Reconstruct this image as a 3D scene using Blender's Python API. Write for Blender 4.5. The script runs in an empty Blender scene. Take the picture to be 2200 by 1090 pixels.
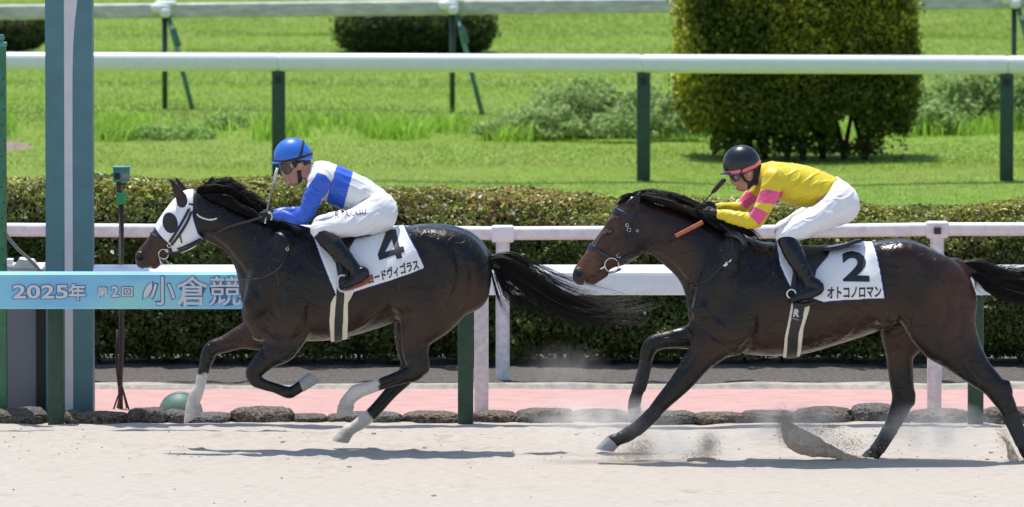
import bpy, bmesh, math, random
import numpy as np
from mathutils import Vector
from mathutils.bvhtree import BVHTree

random.seed(7)
RNG = np.random.default_rng(11)
SC = bpy.context.scene
COL = SC.collection
PI = math.pi

# ------------------------------------------------------------------ camera, sky, sun, exposure
CAM_Y, CAM_H, FPX = -60.0, 5.2, 20000.0          # long lens: 20000 px focal length on a 2200 px wide frame
PITCH = math.atan((545.0 + 746.0) / FPX)
cam_d = bpy.data.cameras.new('camera')
cam = bpy.data.objects.new('camera', cam_d)
COL.objects.link(cam)
cam.location = (0, CAM_Y, CAM_H)
cam.rotation_euler = (PI / 2 - PITCH, 0, 0)
cam_d.sensor_width = 36.0
cam_d.lens = 36.0 * FPX / 2200.0
cam_d.clip_start = 1.0
cam_d.clip_end = 2000.0
cam_d.dof.use_dof = True
cam_d.dof.focus_distance = 60.2
cam_d.dof.aperture_fstop = 6.5
SC.camera = cam

SUN_EL, SUN_AZ = math.radians(76.0), math.radians(-32.0)     # behind the horses and a little to the left
wd = bpy.data.worlds.new('World')
SC.world = wd
wd.use_nodes = True
wn = wd.node_tree
sky = wn.nodes.new('ShaderNodeTexSky')
sky.sky_type = 'NISHITA'
sky.sun_disc = False
sky.sun_elevation = SUN_EL
sky.sun_rotation = SUN_AZ
wn.links.new(sky.outputs[0], wn.nodes['Background'].inputs[0])
wn.nodes['Background'].inputs[1].default_value = 0.15
sun_d = bpy.data.lights.new('sun', 'SUN')
sun_d.energy = 4.0
sun_d.angle = math.radians(0.5)
sun_d.color = (1.0, 0.96, 0.90)
sun = bpy.data.objects.new('sun', sun_d)
COL.objects.link(sun)
_sd = Vector((math.sin(SUN_AZ) * math.cos(SUN_EL), math.cos(SUN_AZ) * math.cos(SUN_EL), math.sin(SUN_EL)))
sun.rotation_euler = _sd.to_track_quat('Z', 'Y').to_euler()
sun.location = (0, 0, 40)
SC.view_settings.view_transform = 'Standard'
SC.view_settings.look = 'None'
SC.view_settings.exposure = 0.28
SC.view_settings.gamma = 1.0
SC.render.engine = 'CYCLES'
SC.cycles.max_bounces = 8
SC.cycles.volume_bounces = 4
SC.cycles.transparent_max_bounces = 12

# ------------------------------------------------------------------ photograph pixel -> point of the place at depth Y
def at(px, py, Y):
    u, v = (px - 1100.0) / FPX, -(py - 545.0) / FPX
    ry = math.cos(PITCH) + v * math.sin(PITCH)
    rz = -math.sin(PITCH) + v * math.cos(PITCH)
    t = (Y - CAM_Y) / ry
    return (u * t, Y, CAM_H + rz * t)

def depth(py, z=0.0):
    a = PITCH + math.atan((py - 545.0) / FPX)
    return CAM_Y + (CAM_H - z) / math.tan(a)

# ------------------------------------------------------------------ tagging and linking
def tag(o, label=None, cat=None, group=None, kind=None):
    if label: o['label'] = label
    if cat: o['category'] = cat
    if group: o['group'] = group
    if kind: o['kind'] = kind
    return o

def empty(name, loc=(0, 0, 0)):
    o = bpy.data.objects.new(name, None)
    o.empty_display_size = 0.1
    o.location = loc
    COL.objects.link(o)
    return o

def put(name, me, mat=None, parent=None, smooth=True, loc=None):
    if mat is not None:
        me.materials.clear(); me.materials.append(mat)
    if smooth:
        me.polygons.foreach_set('use_smooth', np.ones(len(me.polygons), dtype=bool))
    o = bpy.data.objects.new(name, me)
    COL.objects.link(o)
    if loc is not None: o.location = loc
    if parent is not None:
        o.parent = parent
        o.location = (o.location[0] - parent.location[0], o.location[1] - parent.location[1], o.location[2] - parent.location[2])
    return o

def mesh_np(verts, faces, cols=None, name='mesh'):
    """verts (N,3); faces (M,k) int array (or a list of arrays of different k); cols (N,3) -> point colour attribute Col"""
    me = bpy.data.meshes.new(name)
    verts = np.asarray(verts, dtype=np.float32)
    fl = faces if isinstance(faces, list) else [faces]
    fl = [np.asarray(f, dtype=np.int32) for f in fl if len(f)]
    me.vertices.add(len(verts)); me.vertices.foreach_set('co', verts.ravel())
    nl = sum(f.size for f in fl); npoly = sum(len(f) for f in fl)
    me.loops.add(nl); me.polygons.add(npoly)
    me.loops.foreach_set('vertex_index', np.concatenate([f.ravel() for f in fl]))
    tot = np.concatenate([np.full(len(f), f.shape[1], dtype=np.int32) for f in fl])
    st = np.concatenate([[0], np.cumsum(tot)[:-1]]).astype(np.int32)
    me.polygons.foreach_set('loop_start', st)
    me.polygons.foreach_set('loop_total', tot)
    if cols is not None:
        at_ = me.attributes.new('Col', 'FLOAT_COLOR', 'POINT')
        c4 = np.ones((len(verts), 4), dtype=np.float32); c4[:, :3] = cols
        at_.data.foreach_set('color', c4.ravel())
    me.update(calc_edges=True)
    me.validate()
    return me

# ------------------------------------------------------------------ noise
def _hash(ix, iy, iz, seed):
    n = (ix * 374761393 + iy * 668265263 + iz * 2147483647 + seed * 974634777) & 0xffffffff
    n = ((n ^ (n >> 13)) * 1274126177) & 0xffffffff
    n = n ^ (n >> 16)
    return (n & 0xffff) / 65535.0

def vnoise(p, seed=0):
    p = np.asarray(p, dtype=np.float64)
    i = np.floor(p).astype(np.int64); f = p - i
    f = f * f * (3 - 2 * f)
    r = 0
    for dx in (0, 1):
        for dy in (0, 1):
            for dz in (0, 1):
                w = (f[:, 0] if dx else 1 - f[:, 0]) * (f[:, 1] if dy else 1 - f[:, 1]) * (f[:, 2] if dz else 1 - f[:, 2])
                r = r + w * _hash(i[:, 0] + dx, i[:, 1] + dy, i[:, 2] + dz, seed)
    return r * 2 - 1

def fbm(p, seed=0, oct=3):
    r = 0; a = 1.0; p = np.asarray(p, dtype=np.float64)
    for k in range(oct):
        r = r + a * vnoise(p * (2 ** k), seed + k * 17); a *= 0.5
    return r

# ------------------------------------------------------------------ materials
def mat(name, col=(0.5, 0.5, 0.5), rough=0.5, metal=0.0, attr=False, noise=None, bump=None, spec=None, coat=0.0, sheen=0.0, transl=0.0, stretch=None, alpha=1.0, trans=0.0):
    """noise=(scale, amount): colour variation; bump=(scale, strength, distance)"""
    m = bpy.data.materials.new(name); m.use_nodes = True
    nt = m.node_tree; N = nt.nodes; L = nt.links
    b = N['Principled BSDF']
    b.inputs['Roughness'].default_value = rough
    b.inputs['Metallic'].default_value = metal
    if spec is not None: b.inputs['Specular IOR Level'].default_value = spec
    b.inputs['Coat Weight'].default_value = coat
    b.inputs['Coat Roughness'].default_value = 0.12
    b.inputs['Sheen Weight'].default_value = sheen
    b.inputs['Alpha'].default_value = alpha
    b.inputs['Transmission Weight'].default_value = trans
    tc = N.new('ShaderNodeTexCoord')
    vec = tc.outputs['Object']
    if stretch:
        mp = N.new('ShaderNodeMapping'); mp.inputs['Scale'].default_value = stretch
        L.new(vec, mp.inputs[0]); vec = mp.outputs[0]
    if attr:
        a = N.new('ShaderNodeAttribute'); a.attribute_name = 'Col'; csrc = a.outputs['Color']
    else:
        rgb = N.new('ShaderNodeRGB'); rgb.outputs[0].default_value = (*col, 1); csrc = rgb.outputs[0]
    if noise:
        nz = N.new('ShaderNodeTexNoise'); nz.inputs['Scale'].default_value = noise[0]; nz.inputs['Detail'].default_value = 6
        L.new(vec, nz.inputs['Vector'])
        mr = N.new('ShaderNodeMapRange'); mr.inputs['From Min'].default_value = 0.3; mr.inputs['From Max'].default_value = 0.7
        mr.inputs['To Min'].default_value = 1 - noise[1]; mr.inputs['To Max'].default_value = 1 + noise[1]
        L.new(nz.outputs[0], mr.inputs[0])
        mx = N.new('ShaderNodeVectorMath'); mx.operation = 'SCALE'
        L.new(csrc, mx.inputs[0]); L.new(mr.outputs[0], mx.inputs['Scale'])
        csrc = mx.outputs[0]
    L.new(csrc, b.inputs['Base Color'])
    if bump:
        nb = N.new('ShaderNodeTexNoise'); nb.inputs['Scale'].default_value = bump[0]; nb.inputs['Detail'].default_value = 5
        L.new(vec, nb.inputs['Vector'])
        bp = N.new('ShaderNodeBump'); bp.inputs['Strength'].default_value = bump[1]; bp.inputs['Distance'].default_value = bump[2]
        L.new(nb.outputs[0], bp.inputs['Height']); L.new(bp.outputs[0], b.inputs['Normal'])
    if transl > 0:
        t = N.new('ShaderNodeBsdfTranslucent'); L.new(csrc, t.inputs[0])
        ms = N.new('ShaderNodeMixShader'); ms.inputs[0].default_value = transl
        L.new(b.outputs[0], ms.inputs[1]); L.new(t.outputs[0], ms.inputs[2])
        L.new(ms.outputs[0], N['Material Output'].inputs['Surface'])
    return m

# ------------------------------------------------------------------ plain solids
class MB:
    def __init__(s): s.v = []; s.f = []
    def add(s, vs, fs):
        o = len(s.v); s.v += [tuple(v) for v in vs]; s.f += [tuple(i + o for i in f) for f in fs]
    def box(s, c, d, bev=0.0):
        x, y, z = c; a, b, h = d[0] / 2, d[1] / 2, d[2] / 2
        if bev <= 0:
            vs = [(x + i * a, y + j * b, z + k * h) for k in (-1, 1) for j in (-1, 1) for i in (-1, 1)]
            s.add(vs, [(0, 2, 3, 1), (4, 5, 7, 6), (0, 1, 5, 4), (2, 6, 7, 3), (0, 4, 6, 2), (1, 3, 7, 5)])
        else:
            bm = bmesh.new(); bmesh.ops.create_cube(bm, size=1.0)
            for v in bm.verts: v.co = Vector((x + v.co.x * d[0], y + v.co.y * d[1], z + v.co.z * d[2]))
            bmesh.ops.bevel(bm, geom=bm.edges[:], offset=bev, segments=3, affect='EDGES', profile=0.5)
            bm.verts.index_update()
            s.add([v.co[:] for v in bm.verts], [[v.index for v in f.verts] for f in bm.faces]); bm.free()
    def prism(s, prof, x0, x1, shear=(0, 0), ends=0.0):
        """extrude a closed (y,z) profile along x; ends = rounding inset"""
        n = len(prof)
        cy = sum(p[0] for p in prof) / n; cz = sum(p[1] for p in prof) / n
        st = [(x0, 1), (x1, 1)] if ends <= 0 else [(x0, 1 - 2.2 * ends / 0.1 * 0.1), (x0 + ends * .4, 1 - .06), (x0 + ends, 1), (x1 - ends, 1), (x1 - ends * .4, 1 - .06), (x1, 1 - 2.2 * ends / 0.1 * 0.1)]
        vs = []
        for x, k in st:
            t = (x - x0) / (x1 - x0)
            for p in prof:
                vs.append((x, cy + (p[0] - cy) * k + shear[0] * t, cz + (p[1] - cz) * k + shear[1] * t))
        fs = []
        for r in range(len(st) - 1):
            for i in range(n):
                j = (i + 1) % n
                fs.append((r * n + i, r * n + j, (r + 1) * n + j, (r + 1) * n + i))
        fs.append(tuple(reversed(range(n)))); fs.append(tuple((len(st) - 1) * n + i for i in range(n)))
        s.add(vs, fs)
    def tube(s, pts, r, n=10, caps=True):
        pts = [Vector(p) for p in pts]
        rs = r if isinstance(r, (list, tuple)) else [r] * len(pts)
        up = None; vs = []
        for i, p in enumerate(pts):
            t = (pts[min(i + 1, len(pts) - 1)] - pts[max(i - 1, 0)]).normalized()
            if up is None:
                up = Vector((0, 0, 1)) if abs(t.z) < 0.9 else Vector((1, 0, 0))
            a = (up - t * up.dot(t)).normalized(); b = t.cross(a); up = a
            for k in range(n):
                q = 2 * PI * k / n
                vs.append(p + (a * math.cos(q) + b * math.sin(q)) * rs[i])
        fs = []
        for i in range(len(pts) - 1):
            for k in range(n):
                l = (k + 1) % n
                fs.append((i * n + k, i * n + l, (i + 1) * n + l, (i + 1) * n + k))
        if caps:
            fs.append(tuple(reversed(range(n)))); fs.append(tuple((len(pts) - 1) * n + k for k in range(n)))
        s.add(vs, fs)
    def build(s, name, m=None, parent=None, smooth=False, loc=None):
        me = bpy.data.meshes.new(name); me.from_pydata(s.v, [], s.f); me.update()
        bm = bmesh.new(); bm.from_mesh(me); bmesh.ops.recalc_face_normals(bm, faces=bm.faces[:]); bm.to_mesh(me); bm.free()
        o = put(name, me, m, parent, smooth, loc)
        return o

def autosmooth(o, deg=40):
    bm = bmesh.new(); bm.from_mesh(o.data)
    for e in bm.edges:
        if len(e.link_faces) == 2 and e.calc_face_angle(0) > math.radians(deg): e.smooth = False
    for f in bm.faces: f.smooth = True
    bm.to_mesh(o.data); bm.free()
    return o

def rrect(cy, cz, w, h, r, n=5):
    out = []
    for (sy, sz, a0) in ((1, 1, 0), (-1, 1, 90), (-1, -1, 180), (1, -1, 270)):
        for k in range(n + 1):
            a = math.radians(a0 + 90 * k / n)
            out.append((cy + sy * (w / 2 - r) + r * math.cos(a), cz + sz * (h / 2 - r) + r * math.sin(a)))
    return out

# ------------------------------------------------------------------ leaves and blades
def leaf_cloud(c, nrm, ln, wd_, cols, rng, jit=0.9):
    """folded rhombus leaves: c (N,3) centres, nrm (N,3) rough facing"""
    n = len(c)
    nn = nrm + rng.normal(0, jit, (n, 3)); nn /= np.linalg.norm(nn, axis=1)[:, None] + 1e-9
    r = rng.normal(0, 1, (n, 3)); u = np.cross(nn, r); u /= np.linalg.norm(u, axis=1)[:, None] + 1e-9
    v = np.cross(nn, u)
    ln = ln[:, None]; wd_ = wd_[:, None]
    v0 = c - u * ln * 0.5; v2 = c + u * ln * 0.5
    v1 = c + v * wd_ * 0.5 + nn * wd_ * 0.22 - u * ln * 0.05; v3 = c - v * wd_ * 0.5 + nn * wd_ * 0.22 - u * ln * 0.05
    V = np.stack([v0, v1, v2, v3], 1).reshape(-1, 3)
    b = np.arange(n)[:, None] * 4
    F = np.concatenate([b + [0, 1, 2], b + [0, 2, 3]], 0)
    C = np.repeat(cols, 4, 0)
    return V, F, C

# ------------------------------------------------------------------ implicit surfaces (smooth unions of tapered elliptical limbs)
def catmull(st, n):
    st = np.asarray(st, dtype=np.float64)
    if len(st) < 3 or n <= 1: return st
    p = np.vstack([2 * st[0] - st[1], st, 2 * st[-1] - st[-2]])
    out = []
    for i in range(1, len(p) - 2):
        for k in range(n):
            t = k / n
            out.append(0.5 * (2 * p[i] + (p[i + 1] - p[i - 1]) * t + (2 * p[i - 1] - 5 * p[i] + 4 * p[i + 1] - p[i + 2]) * t * t + (3 * p[i] - p[i - 1] - 3 * p[i + 1] + p[i + 2]) * t ** 3))
    out.append(st[-1])
    out = np.array(out); out[:, 3:] = np.maximum(out[:, 3:], st[:, 3:].min() * 0.8)
    return out

class SDF:
    def __init__(s, lo, hi, h):
        s.h = h; s.lo = np.array(lo, dtype=np.float64)
        n = np.ceil((np.array(hi) - s.lo) / h).astype(int) + 1
        s.ax = [(s.lo[i] + h * np.arange(n[i])).astype(np.float32) for i in range(3)]
        s.f = np.full(n, 1.0, dtype=np.float32)
    def _sl(s, lo, hi):
        r = []
        for i in range(3):
            a = int(np.clip(math.floor((lo[i] - s.lo[i]) / s.h), 0, s.f.shape[i])); b = int(np.clip(math.ceil((hi[i] - s.lo[i]) / s.h) + 1, 0, s.f.shape[i]))
            r.append(slice(a, b))
        return tuple(r)
    def dist(s, st, n, m):
        """distance of a chain of stations (x,y,z,a,b) in its bounding box -> slices, array"""
        st = catmull(st, n)
        R = np.maximum(st[:, 3], st[:, 4])
        sl = s._sl((st[:, :3] - R[:, None]).min(0) - m, (st[:, :3] + R[:, None]).max(0) + m)
        X = s.ax[0][sl[0]][:, None, None]; Y = s.ax[1][sl[1]][None, :, None]; Z = s.ax[2][sl[2]][None, None, :]
        shp = (X.shape[0], Y.shape[1], Z.shape[2])
        if 0 in shp: return sl, None
        d = np.full(shp, 1.0, dtype=np.float32)
        segs = [(st[i], st[i + 1]) for i in range(len(st) - 1)] if len(st) > 1 else [(st[0], st[0] + np.array([1e-4, 0, 0, 0, 0]))]
        for A, B in segs:
            r = max(A[3], A[4], B[3], B[4]) + m
            lo = np.minimum(A[:3], B[:3]) - r; hi = np.maximum(A[:3], B[:3]) + r
            s2 = s._sl(lo, hi)
            loc = tuple(slice(max(s2[i].start, sl[i].start) - sl[i].start, max(min(s2[i].stop, sl[i].stop) - sl[i].start, 0)) for i in range(3))
            x = X[loc[0]]; y = Y[:, loc[1]]; z = Z[:, :, loc[2]]
            if 0 in (x.shape[0], y.shape[1], z.shape[2]): continue
            D = (B - A).astype(np.float32); L2 = float(D[0] ** 2 + D[1] ** 2 + D[2] ** 2) + 1e-12
            t = ((x - A[0]) * D[0] + (y - A[1]) * D[1] + (z - A[2]) * D[2]) / L2
            t = np.clip(t, 0, 1).astype(np.float32)
            dx = x - (np.float32(A[0]) + t * D[0]); dy = y - (np.float32(A[1]) + t * D[1]); dz = z - (np.float32(A[2]) + t * D[2])
            a = np.float32(A[3]) + t * D[3]; b = np.float32(A[4]) + t * D[4]
            p2 = dx * dx + dz * dz; y2 = dy * dy
            k0 = np.sqrt(p2 / (a * a) + y2 / (b * b)); k1 = np.sqrt(p2 / a ** 4 + y2 / b ** 4)
            dd = k0 * (k0 - 1) / (k1 + 1e-9)
            dd = np.where(k0 < 1e-3, -np.minimum(a, b), dd)
            d[loc] = np.minimum(d[loc], dd)
        return sl, d
    def add(s, st, k=0.02, n=5):
        sl, d = s.dist(st, n, k + 0.03)
        if d is None: return
        f = s.f[sl]
        h = np.maximum(k - np.abs(f - d), 0) / k
        s.f[sl] = np.minimum(f, d) - h * h * k * 0.25
    def sub(s, st, k=0.006, n=5):
        sl, d = s.dist(st, n, k + 0.03)
        if d is None: return
        d = -d; f = s.f[sl]
        h = np.maximum(k - np.abs(f - d), 0) / k
        s.f[sl] = np.maximum(f, d) + h * h * k * 0.25
    def poly(s, pts):
        """signed distance (x,z plane) to a closed polygon, on the grid -> (nx,1,nz)"""
        X, Z = np.meshgrid(s.ax[0], s.ax[2], indexing='ij')
        d = np.full(X.shape, 1e9); inside = np.zeros(X.shape, dtype=bool)
        n = len(pts)
        for i in range(n):
            ax_, az = pts[i]; bx, bz = pts[(i + 1) % n]
            ex, ez = bx - ax_, bz - az; wx, wz = X - ax_, Z - az
            t = np.clip((wx * ex + wz * ez) / (ex * ex + ez * ez + 1e-12), 0, 1)
            d = np.minimum(d, np.hypot(wx - ex * t, wz - ez * t))
            c = (az > Z) != (bz > Z)
            with np.errstate(divide='ignore', invalid='ignore'):
                xi = ax_ + (Z - az) / (bz - az if bz != az else 1e-9) * ex
            inside ^= c & (X < xi)
        return np.where(inside, -d, d).astype(np.float32)[:, None, :]
    def sample(s, arr, V):
        i = [np.clip(np.rint((V[:, k] - s.lo[k]) / s.h).astype(int), 0, s.f.shape[k] - 1) for k in range(3)]
        return arr[i[0], i[1], i[2]]
    def clone(s):
        o = SDF.__new__(SDF); o.h = s.h; o.lo = s.lo; o.ax = s.ax; o.f = s.f.copy(); return o

_C = np.array([[i, j, k] for i in (0, 1) for j in (0, 1) for k in (0, 1)])
_E = [(a, b) for a in range(8) for b in range(a + 1, 8) if np.abs(_C[a] - _C[b]).sum() == 1]

def surf(S, f=None, smooth=2):
    """surface nets of f<0 on the grid of S -> verts, quads"""
    f = S.f if f is None else f
    f = f.copy()
    for ax_ in range(3):                       # close at the border
        idx = [slice(None)] * 3
        for e in (0, -1):
            idx[ax_] = e; f[tuple(idx)] = np.maximum(f[tuple(idx)], 1e-3)
    ins = f < 0
    n = np.array(f.shape)
    cnt = np.zeros(n - 1, dtype=np.int8)
    for c in _C: cnt += ins[c[0]:n[0] - 1 + c[0], c[1]:n[1] - 1 + c[1], c[2]:n[2] - 1 + c[2]]
    act = (cnt > 0) & (cnt < 8)
    ci = np.argwhere(act)
    if len(ci) == 0: return np.zeros((0, 3)), np.zeros((0, 4), int)
    vid = np.full(act.shape, -1, dtype=np.int64); vid[act] = np.arange(len(ci))
    val = np.stack([f[ci[:, 0] + c[0], ci[:, 1] + c[1], ci[:, 2] + c[2]] for c in _C], 1).astype(np.float64)
    P = np.zeros((len(ci), 3)); W = np.zeros(len(ci))
    for a, b in _E:
        va, vb = val[:, a], val[:, b]; cr = (va < 0) != (vb < 0)
        t = np.where(cr, va / np.where(cr, va - vb, 1), 0)
        P += np.where(cr[:, None], _C[a] + t[:, None] * (_C[b] - _C[a]), 0); W += cr
    V = S.lo + S.h * (ci + P / W[:, None])
    Q = []
    for ax_ in range(3):
        o1, o2 = (ax_ + 1) % 3, (ax_ + 2) % 3
        sa = [slice(None)] * 3; sb = [slice(None)] * 3
        sa[ax_] = slice(0, -1); sb[ax_] = slice(1, None)
        ia, ib = ins[tuple(sa)], ins[tuple(sb)]
        e = np.argwhere(ia != ib)
        e = e[(e[:, o1] > 0) & (e[:, o2] > 0) & (e[:, o1] < n[o1] - 1) & (e[:, o2] < n[o2] - 1)]
        if len(e) == 0: continue
        flip = ia[e[:, 0], e[:, 1], e[:, 2]]
        def cell(d1, d2):
            q = e.copy(); q[:, o1] -= d1; q[:, o2] -= d2; return vid[q[:, 0], q[:, 1], q[:, 2]]
        q = np.stack([cell(1, 1), cell(0, 1), cell(0, 0), cell(1, 0)], 1)
        q[~flip] = q[~flip][:, ::-1]
        Q.append(q)
    Q = np.concatenate(Q)
    Q = Q[(Q >= 0).all(1)]
    E = np.concatenate([Q[:, [0, 1]], Q[:, [1, 2]], Q[:, [2, 3]], Q[:, [3, 0]]])
    deg = np.bincount(E.ravel(), minlength=len(V))[:, None].astype(float) + 1e-9
    for it in range(smooth):
        for lam in (0.5, -0.52):
            acc = np.zeros_like(V)
            for k in range(3):
                acc[:, k] = np.bincount(E[:, 0], V[E[:, 1], k], len(V)) + np.bincount(E[:, 1], V[E[:, 0], k], len(V))
            V = V + lam * (acc / deg - V)
    return V, Q

def vnormals(V, Q):
    fn = np.cross(V[Q[:, 2]] - V[Q[:, 0]], V[Q[:, 3]] - V[Q[:, 1]])
    N = np.zeros_like(V)
    for k in range(4):
        for c in range(3): N[:, c] += np.bincount(Q[:, k], fn[:, c], len(V))
    return N / (np.linalg.norm(N, axis=1)[:, None] + 1e-12)

def bvh_of(V, Q):
    return BVHTree.FromPolygons([tuple(v) for v in V], [tuple(q) for q in Q])

def ribbon(path, nrms, w, th):
    """flat strap: path (N,3), surface normals, width, thickness -> verts, quads"""
    path = np.asarray(path, float); nrms = np.asarray(nrms, float)
    T = np.gradient(path, axis=0); T /= np.linalg.norm(T, axis=1)[:, None] + 1e-9
    S_ = np.cross(T, nrms); S_ /= np.linalg.norm(S_, axis=1)[:, None] + 1e-9
    V = np.stack([path - S_ * w / 2, path - S_ * w / 2 + nrms * th, path + S_ * w / 2 + nrms * th, path + S_ * w / 2], 1).reshape(-1, 3)
    F = []
    n = len(path)
    for i in range(n - 1):
        for k in range(4):
            l = (k + 1) % 4
            F.append((i * 4 + k, i * 4 + l, (i + 1) * 4 + l, (i + 1) * 4 + k))
    F += [(3, 2, 1, 0), (n * 4 - 4, n * 4 - 3, n * 4 - 2, n * 4 - 1)]
    return V, np.array(F)

def resample(pts, step):
    p = catmull([tuple(q) + (0.1, 0.1) for q in pts], 8)[:, :3] if len(pts) > 2 else np.array(pts, float)
    d = np.concatenate([[0], np.cumsum(np.linalg.norm(np.diff(p, axis=0), axis=1))])
    t = np.linspace(0, d[-1], max(int(d[-1] / step), 2) + 1)
    return np.stack([np.interp(t, d, p[:, k]) for k in range(3)], 1)

def text_mesh(body, off=0.0, ext=0.0, res=3):
    c = bpy.data.curves.new('lettering', 'FONT'); c.body = body; c.offset = off; c.resolution_u = res
    o = bpy.data.objects.new('lettering', c); COL.objects.link(o)
    bpy.context.view_layer.update()
    me = bpy.data.meshes.new_from_object(o.evaluated_get(bpy.context.evaluated_depsgraph_get()))
    bpy.data.objects.remove(o); bpy.data.curves.remove(c)
    return me

def lettering(name, body, bl, br, tl, Y, m, parent, bvh=None, off=0.02, lift=0.003, sub=3, label=None):
    """writing fitted to the parallelogram bl-br-tl (photo pixels at depth Y), draped on a surface seen from the front"""
    me = text_mesh(body, off)
    bm = bmesh.new(); bm.from_mesh(me)
    bmesh.ops.triangulate(bm, faces=bm.faces[:])
    if bvh is not None and sub:
        bmesh.ops.subdivide_edges(bm, edges=bm.edges[:], cuts=sub, use_grid_fill=True)
    xs = [v.co.x for v in bm.verts]; ys = [v.co.y for v in bm.verts]
    x0, x1, y0, y1 = min(xs), max(xs), min(ys), max(ys)
    O = Vector(at(*bl, Y)); ex = Vector(at(*br, Y)) - O; ey = Vector(at(*tl, Y)) - O
    for v in bm.verts:
        p = O + ex * ((v.co.x - x0) / (x1 - x0)) + ey * ((v.co.y - y0) / (y1 - y0))
        if bvh is not None:
            h = bvh.ray_cast(Vector((p.x, Y - 3, p.z)), Vector((0, 1, 0)))
            if h[0] is not None: p = h[0] + h[1] * lift if h[1].y < 0 else h[0] - h[1] * lift
        else:
            p.y -= lift
        v.co = p
    bm.to_mesh(me); bm.free()
    return put(name, me, m, parent, smooth=False)
# ------------------------------------------------------------------ the setting: ground sheets
M = {}
M['sand'] = mat('sand', (0.445, 0.398, 0.338), 0.95, noise=(34, 0.13), bump=(130, 0.8, 0.008), stretch=(0.35, 1, 1))
M['path'] = mat('rubber path', (0.50, 0.30, 0.27), 0.9, noise=(5, 0.10), bump=(220, 0.4, 0.004))
M['gravel'] = mat('dark gravel', (0.125, 0.110, 0.096), 0.95, noise=(45, 0.5), bump=(90, 1.0, 0.02))
M['kerb'] = mat('kerb concrete', (0.37, 0.34, 0.29), 0.9, noise=(12, 0.25), bump=(60, 0.6, 0.01))
M['soil'] = mat('turf soil', (0.19, 0.285, 0.034), 0.95, noise=(3, 0.2), bump=(40, 1.0, 0.03))
M['white'] = mat('white rail paint', (0.80, 0.805, 0.825), 0.28, noise=(14, 0.04), coat=0.3)
M['white_old'] = mat('weathered white paint', (0.70, 0.69, 0.70), 0.5, noise=(22, 0.16), bump=(30, 0.3, 0.004))
M['grey_rail'] = mat('weathered grey rail', (0.56, 0.54, 0.51), 0.6, noise=(18, 0.25), bump=(40, 0.5, 0.006), stretch=(0.3, 1, 1))
M['green_post'] = mat('dark green paint', (0.020, 0.062, 0.036), 0.45, noise=(16, 0.22), bump=(50, 0.2, 0.003))
M['green_mid'] = mat('green paint', (0.045, 0.17, 0.075), 0.45, noise=(16, 0.22), bump=(40, 0.3, 0.003))
M['green_brace'] = mat('teal green paint', (0.06, 0.17, 0.125), 0.5, noise=(16, 0.15))
M['teal'] = mat('teal painted steel', (0.080, 0.190, 0.215), 0.5, noise=(6, 0.10), bump=(30, 0.15, 0.003))
M['stripe'] = mat('pale stripe paint', (0.60, 0.58, 0.60), 0.5, noise=(8, 0.05))
M['box_grey'] = mat('grey painted steel', (0.25, 0.255, 0.29), 0.55, noise=(4, 0.14), bump=(20, 0.15, 0.004), stretch=(1, 1, 0.25))
M['black'] = mat('black plastic', (0.012, 0.012, 0.013), 0.5)
M['cable'] = mat('grey cable', (0.22, 0.23, 0.22), 0.5)
M['green_box'] = mat('bright green plastic', (0.04, 0.33, 0.10), 0.4, noise=(20, 0.12))
M['teal_box'] = mat('pale teal plastic', (0.07, 0.26, 0.22), 0.4, noise=(20, 0.12))
M['rust'] = mat('dark rusty steel', (0.055, 0.042, 0.036), 0.7, noise=(30, 0.3), bump=(60, 0.4, 0.004))
M['ball'] = mat('dull green plastic', (0.105, 0.20, 0.165), 0.55, noise=(12, 0.15), bump=(30, 0.2, 0.004))
M['leaf'] = mat('hedge leaves', rough=0.40, attr=True, transl=0.34, spec=0.42)
M['leaf_soft'] = mat('bush leaves', rough=0.5, attr=True, transl=0.48, spec=0.35)
M['grass'] = mat('grass blades', rough=0.6, attr=True, transl=0.5, spec=0.25)
M['twig'] = mat('twigs', (0.06, 0.045, 0.03), 0.9, noise=(40, 0.4), bump=(60, 0.8, 0.01))
M['core'] = mat('light blocker core', (0.018, 0.026, 0.010), 0.95, noise=(25, 0.5), bump=(25, 1.0, 0.03))  # dark filler added inside the leaves to block light

def sheet(name, xs, ys, zf, m, kind='structure'):
    X, Y = np.meshgrid(xs, ys, indexing='ij')
    P = np.stack([X.ravel(), Y.ravel(), np.zeros(X.size)], 1)
    P[:, 2] = zf(P)
    nx, ny = X.shape
    i = (np.arange(nx - 1)[:, None] * ny + np.arange(ny - 1)[None, :]).ravel()
    F = np.stack([i, i + ny, i + ny + 1, i + 1], 1)
    o = put(name, mesh_np(P, F), m)
    tag(o, kind=kind)
    return o

sheet('ground', np.linspace(-400, 400, 41), np.linspace(-200, 700, 46), lambda p: np.full(len(p), -0.06), M['soil'])

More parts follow.
